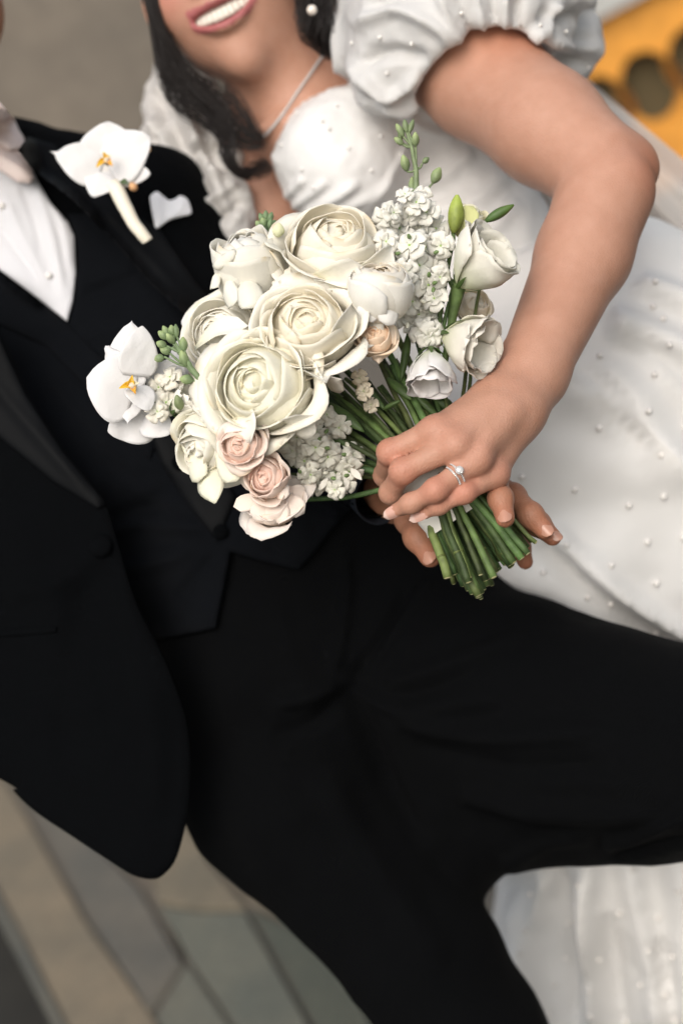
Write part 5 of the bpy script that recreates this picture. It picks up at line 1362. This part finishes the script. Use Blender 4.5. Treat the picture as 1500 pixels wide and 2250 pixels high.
for i, (u, v, R) in enumerate(stockB):
    floret(u + rs.uniform(-4, 4), v + rs.uniform(-4, 4), 1.25 + rs.uniform(-.012, .014), R, (rs.uniform(-.6, .6), rs.uniform(-.8, .3), 1), sd + 60 + i, tint=(.99, .985, .92))
stockC = [(350, 850, 24), (365, 885, 26), (345, 905, 22), (445, 860, 22), (465, 885, 26), (440, 905, 22), (375, 830, 24), (410, 850, 22), (640, 610, 24), (620, 635, 22), (650, 640, 22), (800, 860, 18), (790, 830, 16), (815, 890, 15), (455, 835, 24)]
for i, (u, v, R) in enumerate(stockC):
    floret(u, v, 1.245 + rs.uniform(-.01, .012), R, (rs.uniform(-.6, .4), rs.uniform(-.6, .5), 1), sd + 120 + i, tint=(1, .97, .90) if i < 11 else (1, .92, .78))
for i in range(26):
    u, v = (rs.uniform(855, 965), rs.uniform(430, 740)) if i % 2 else (rs.uniform(640, 775), rs.uniform(930, 1060))
    a_ = rs.uniform(0, 6.28); bud((u, v, 1.238), (u + 11 * math.cos(a_), v + 11 * math.sin(a_), 1.232), 9, M['bud'] if i % 3 else M['petal_white'], (.9, 1.1, .8) if i % 3 else (1, 1, .9))
# long narrow petals at the lower stock
for i, (b, t, w) in enumerate([((770, 1030, 1.255), (795, 1055, 1.25), 16), ((760, 1040, 1.255), (762, 1078, 1.25), 14), ((745, 1045, 1.25), (735, 1072, 1.25), 14), ((720, 1050, 1.25), (700, 1078, 1.25), 14)]):
    fp(b, t, w, (0, 0, 1), .002, M['petal_cream'], shape='leaf')
# --- orchids
def orchid(pet, lip, parent, dd=0.0, mt=None):
    for i, (b, t, w, n_, bu, pt) in enumerate(pet):
        petal('petal', P(*b), P(*t), PX(w * 1.16, 1.25), n_, bu * .55, mt or M['petal_orchid'], parent, shape='round', nu=15, nv=15, ruf=.0016, seed=i + 7, side_curl=.0012, point=pt, tint=(1, .99, .985))
    (u, v, d, sc, ang) = lip
    for i, (du, dv, L_, w, col_) in enumerate([(-22, 8, 26, 15, (1, 1, .5)), (-4, -20, 22, 16, (1, 1, .6)), (8, 12, 22, 14, (1, .8, .5)), (12, -8, 20, 16, (1, .95, .75))]):
        ca, sa = math.cos(ang), math.sin(ang); x, y = du * ca - dv * sa, du * sa + dv * ca
        petal('lip', P(u, v, d), P(u + x * sc * 1.25, v + y * sc * 1.25, d - .010), PX(w * sc, d), (0, .2, 1), .003, M['yellow'] if i < 3 else M['petal_orchid'], parent, shape='leaf', tint=col_, side_curl=-.003)
    V, F = ball(P(u, v, d - .005), (.0035, .0035, .006), (0, .2, 1), 10, 8); emit('column', V, F, M['petal_orchid'], parent, cols=(1, .88, .7))
oc = empty('orchid', P(285, 850, 1.25)); oc.parent = bq; oc.location -= bq.location
orchid([((288, 832, 1.250), (290, 712, 1.252), 96, (0, 0, 1), .004, .06), ((300, 826, 1.244), (312, 716, 1.240), 76, (.4, 0, 1), .006, .0), ((296, 862, 1.246), (190, 830, 1.240), 138, (-.1, .1, 1), .007, .0),
        ((300, 850, 1.238), (325, 905, 1.232), 60, (.6, 0, .8), .004, .0), ((285, 872, 1.250), (282, 925, 1.244), 56, (0, -.1, 1), .004, .15), ((295, 860, 1.248), (240, 770, 1.250), 72, (-.2, .2, 1), .004, .1)], (292, 850, 1.236, 1.1, .2), oc)
oc2 = empty('orchid', P(300, 935, 1.265)); oc2.parent = bq; oc2.location -= bq.location
orchid([((335, 920, 1.262), (238, 948, 1.258), 84, (0, -.1, 1), .006, 0), ((320, 915, 1.258), (378, 952, 1.252), 66, (.2, -.1, 1), .005, 0), ((345, 860, 1.262), (400, 790, 1.262), 76, (.1, 0, 1), .004, 0), ((340, 905, 1.270), (300, 905, 1.266), 60, (0, 0, 1), .004, 0)], (352, 912, 1.256, .6, .5), oc2)
oc3 = empty('orchid', P(460, 700, 1.30)); oc3.parent = bq; oc3.location -= bq.location
orchid([((500, 720, 1.30), (400, 710, 1.30), 120, (-.1, .2, 1), .006, 0), ((480, 720, 1.305), (470, 665, 1.30), 100, (0, .3, 1), .004, 0), ((450, 770, 1.29), (370, 815, 1.275), 90, (-.1, -.1, 1), .006, 0), ((440, 790, 1.28), (350, 850, 1.27), 70, (-.2, -.3, 1), .005, 0)], (470, 740, 1.30, .6, .5), oc3, mt=M['petal_orchid'])
# leaves among the stems
for i, (b, t, w) in enumerate([((720, 885, 1.262), (800, 950, 1.255), 26), ((850, 830, 1.27), (905, 880, 1.26), 22), ((770, 820, 1.265), (850, 905, 1.258), 20), ((615, 600, 1.27), (650, 640, 1.26), 16), ((900, 720, 1.27), (880, 840, 1.262), 18), ((690, 930, 1.27), (770, 985, 1.26), 20),
                               ((905, 860, 1.27), (965, 920, 1.268), 20), ((590, 640, 1.27), (615, 690, 1.26), 20), ((980, 600, 1.27), (1010, 660, 1.265), 14), ((955, 870, 1.275), (1000, 905, 1.275), 26), ((840, 900, 1.25), (880, 880, 1.245), 10), ((430, 900, 1.25), (410, 880, 1.24), 14), ((640, 580, 1.27), (670, 640, 1.26), 14)]):
    fp(b, t, w, (.1, .1, 1), .003, M['leaf'], 'leaf', shape='leaf', side_curl=.002, tint=(1.2, 1.25, 1.1))

# ------------------------------------------------------------------ boutonniere on the lapel
bt = empty('boutonniere', P(280, 480, 1.44), 'white orchid boutonniere with cream wrapped stem pinned to the black lapel', 'boutonniere')
DB = 1.432
orchid([((238, 368, DB - .004), (330, 300, DB - .012), 118, (.1, .2, 1), .008, 0), ((225, 372, DB), (125, 338, DB - .004), 96, (-.1, .1, 1), .006, .16), ((240, 350, DB), (240, 268, DB - .004), 130, (0, .3, 1), .005, 0),
        ((232, 380, DB), (206, 432, DB - .008), 78, (-.2, -.2, 1), .005, .05), ((250, 378, DB - .002), (332, 382, DB - .012), 62, (.2, -.2, 1), .006, 0), ((240, 376, DB), (245, 425, DB), 46, (0, -.2, 1), .003, 0)], (236, 355, DB - .016, 1.0, -.2), bt, mt=M['petal_orchid'])
Vq, Fq = ball(P(234, 368, DB + .004), (.013, .013, .004), None, 12, 8); emit('petal', Vq, Fq, M['petal_orchid'], bt, cols=(1, .97, .92))
wr = rough_tube('wrapped_stem', [(250, 405, DB - .004, 17), (265, 432, DB - .008, 17), (290, 480, DB - .010, 15), (310, 510, DB - .010, 14), (324, 530, DB - .008, 13)], .006, M['ribbon'], bt, n=12, cols=(1, .96, .88), cut=False)
bud((300, 418, DB - .006), (286, 402, DB - .01), 20, M['petal_peach'], (.9, .62, .4), parent=bt)
bud((322, 336, DB - .006), (330, 322, DB - .01), 14, M['petal_peach'], (1, .8, .5), parent=bt)
fp((262, 395, DB - .004), (285, 405, DB - .01), 16, (0, 0, 1), .002, M['leaf'], 'leaf', shape='leaf', parent=bt)
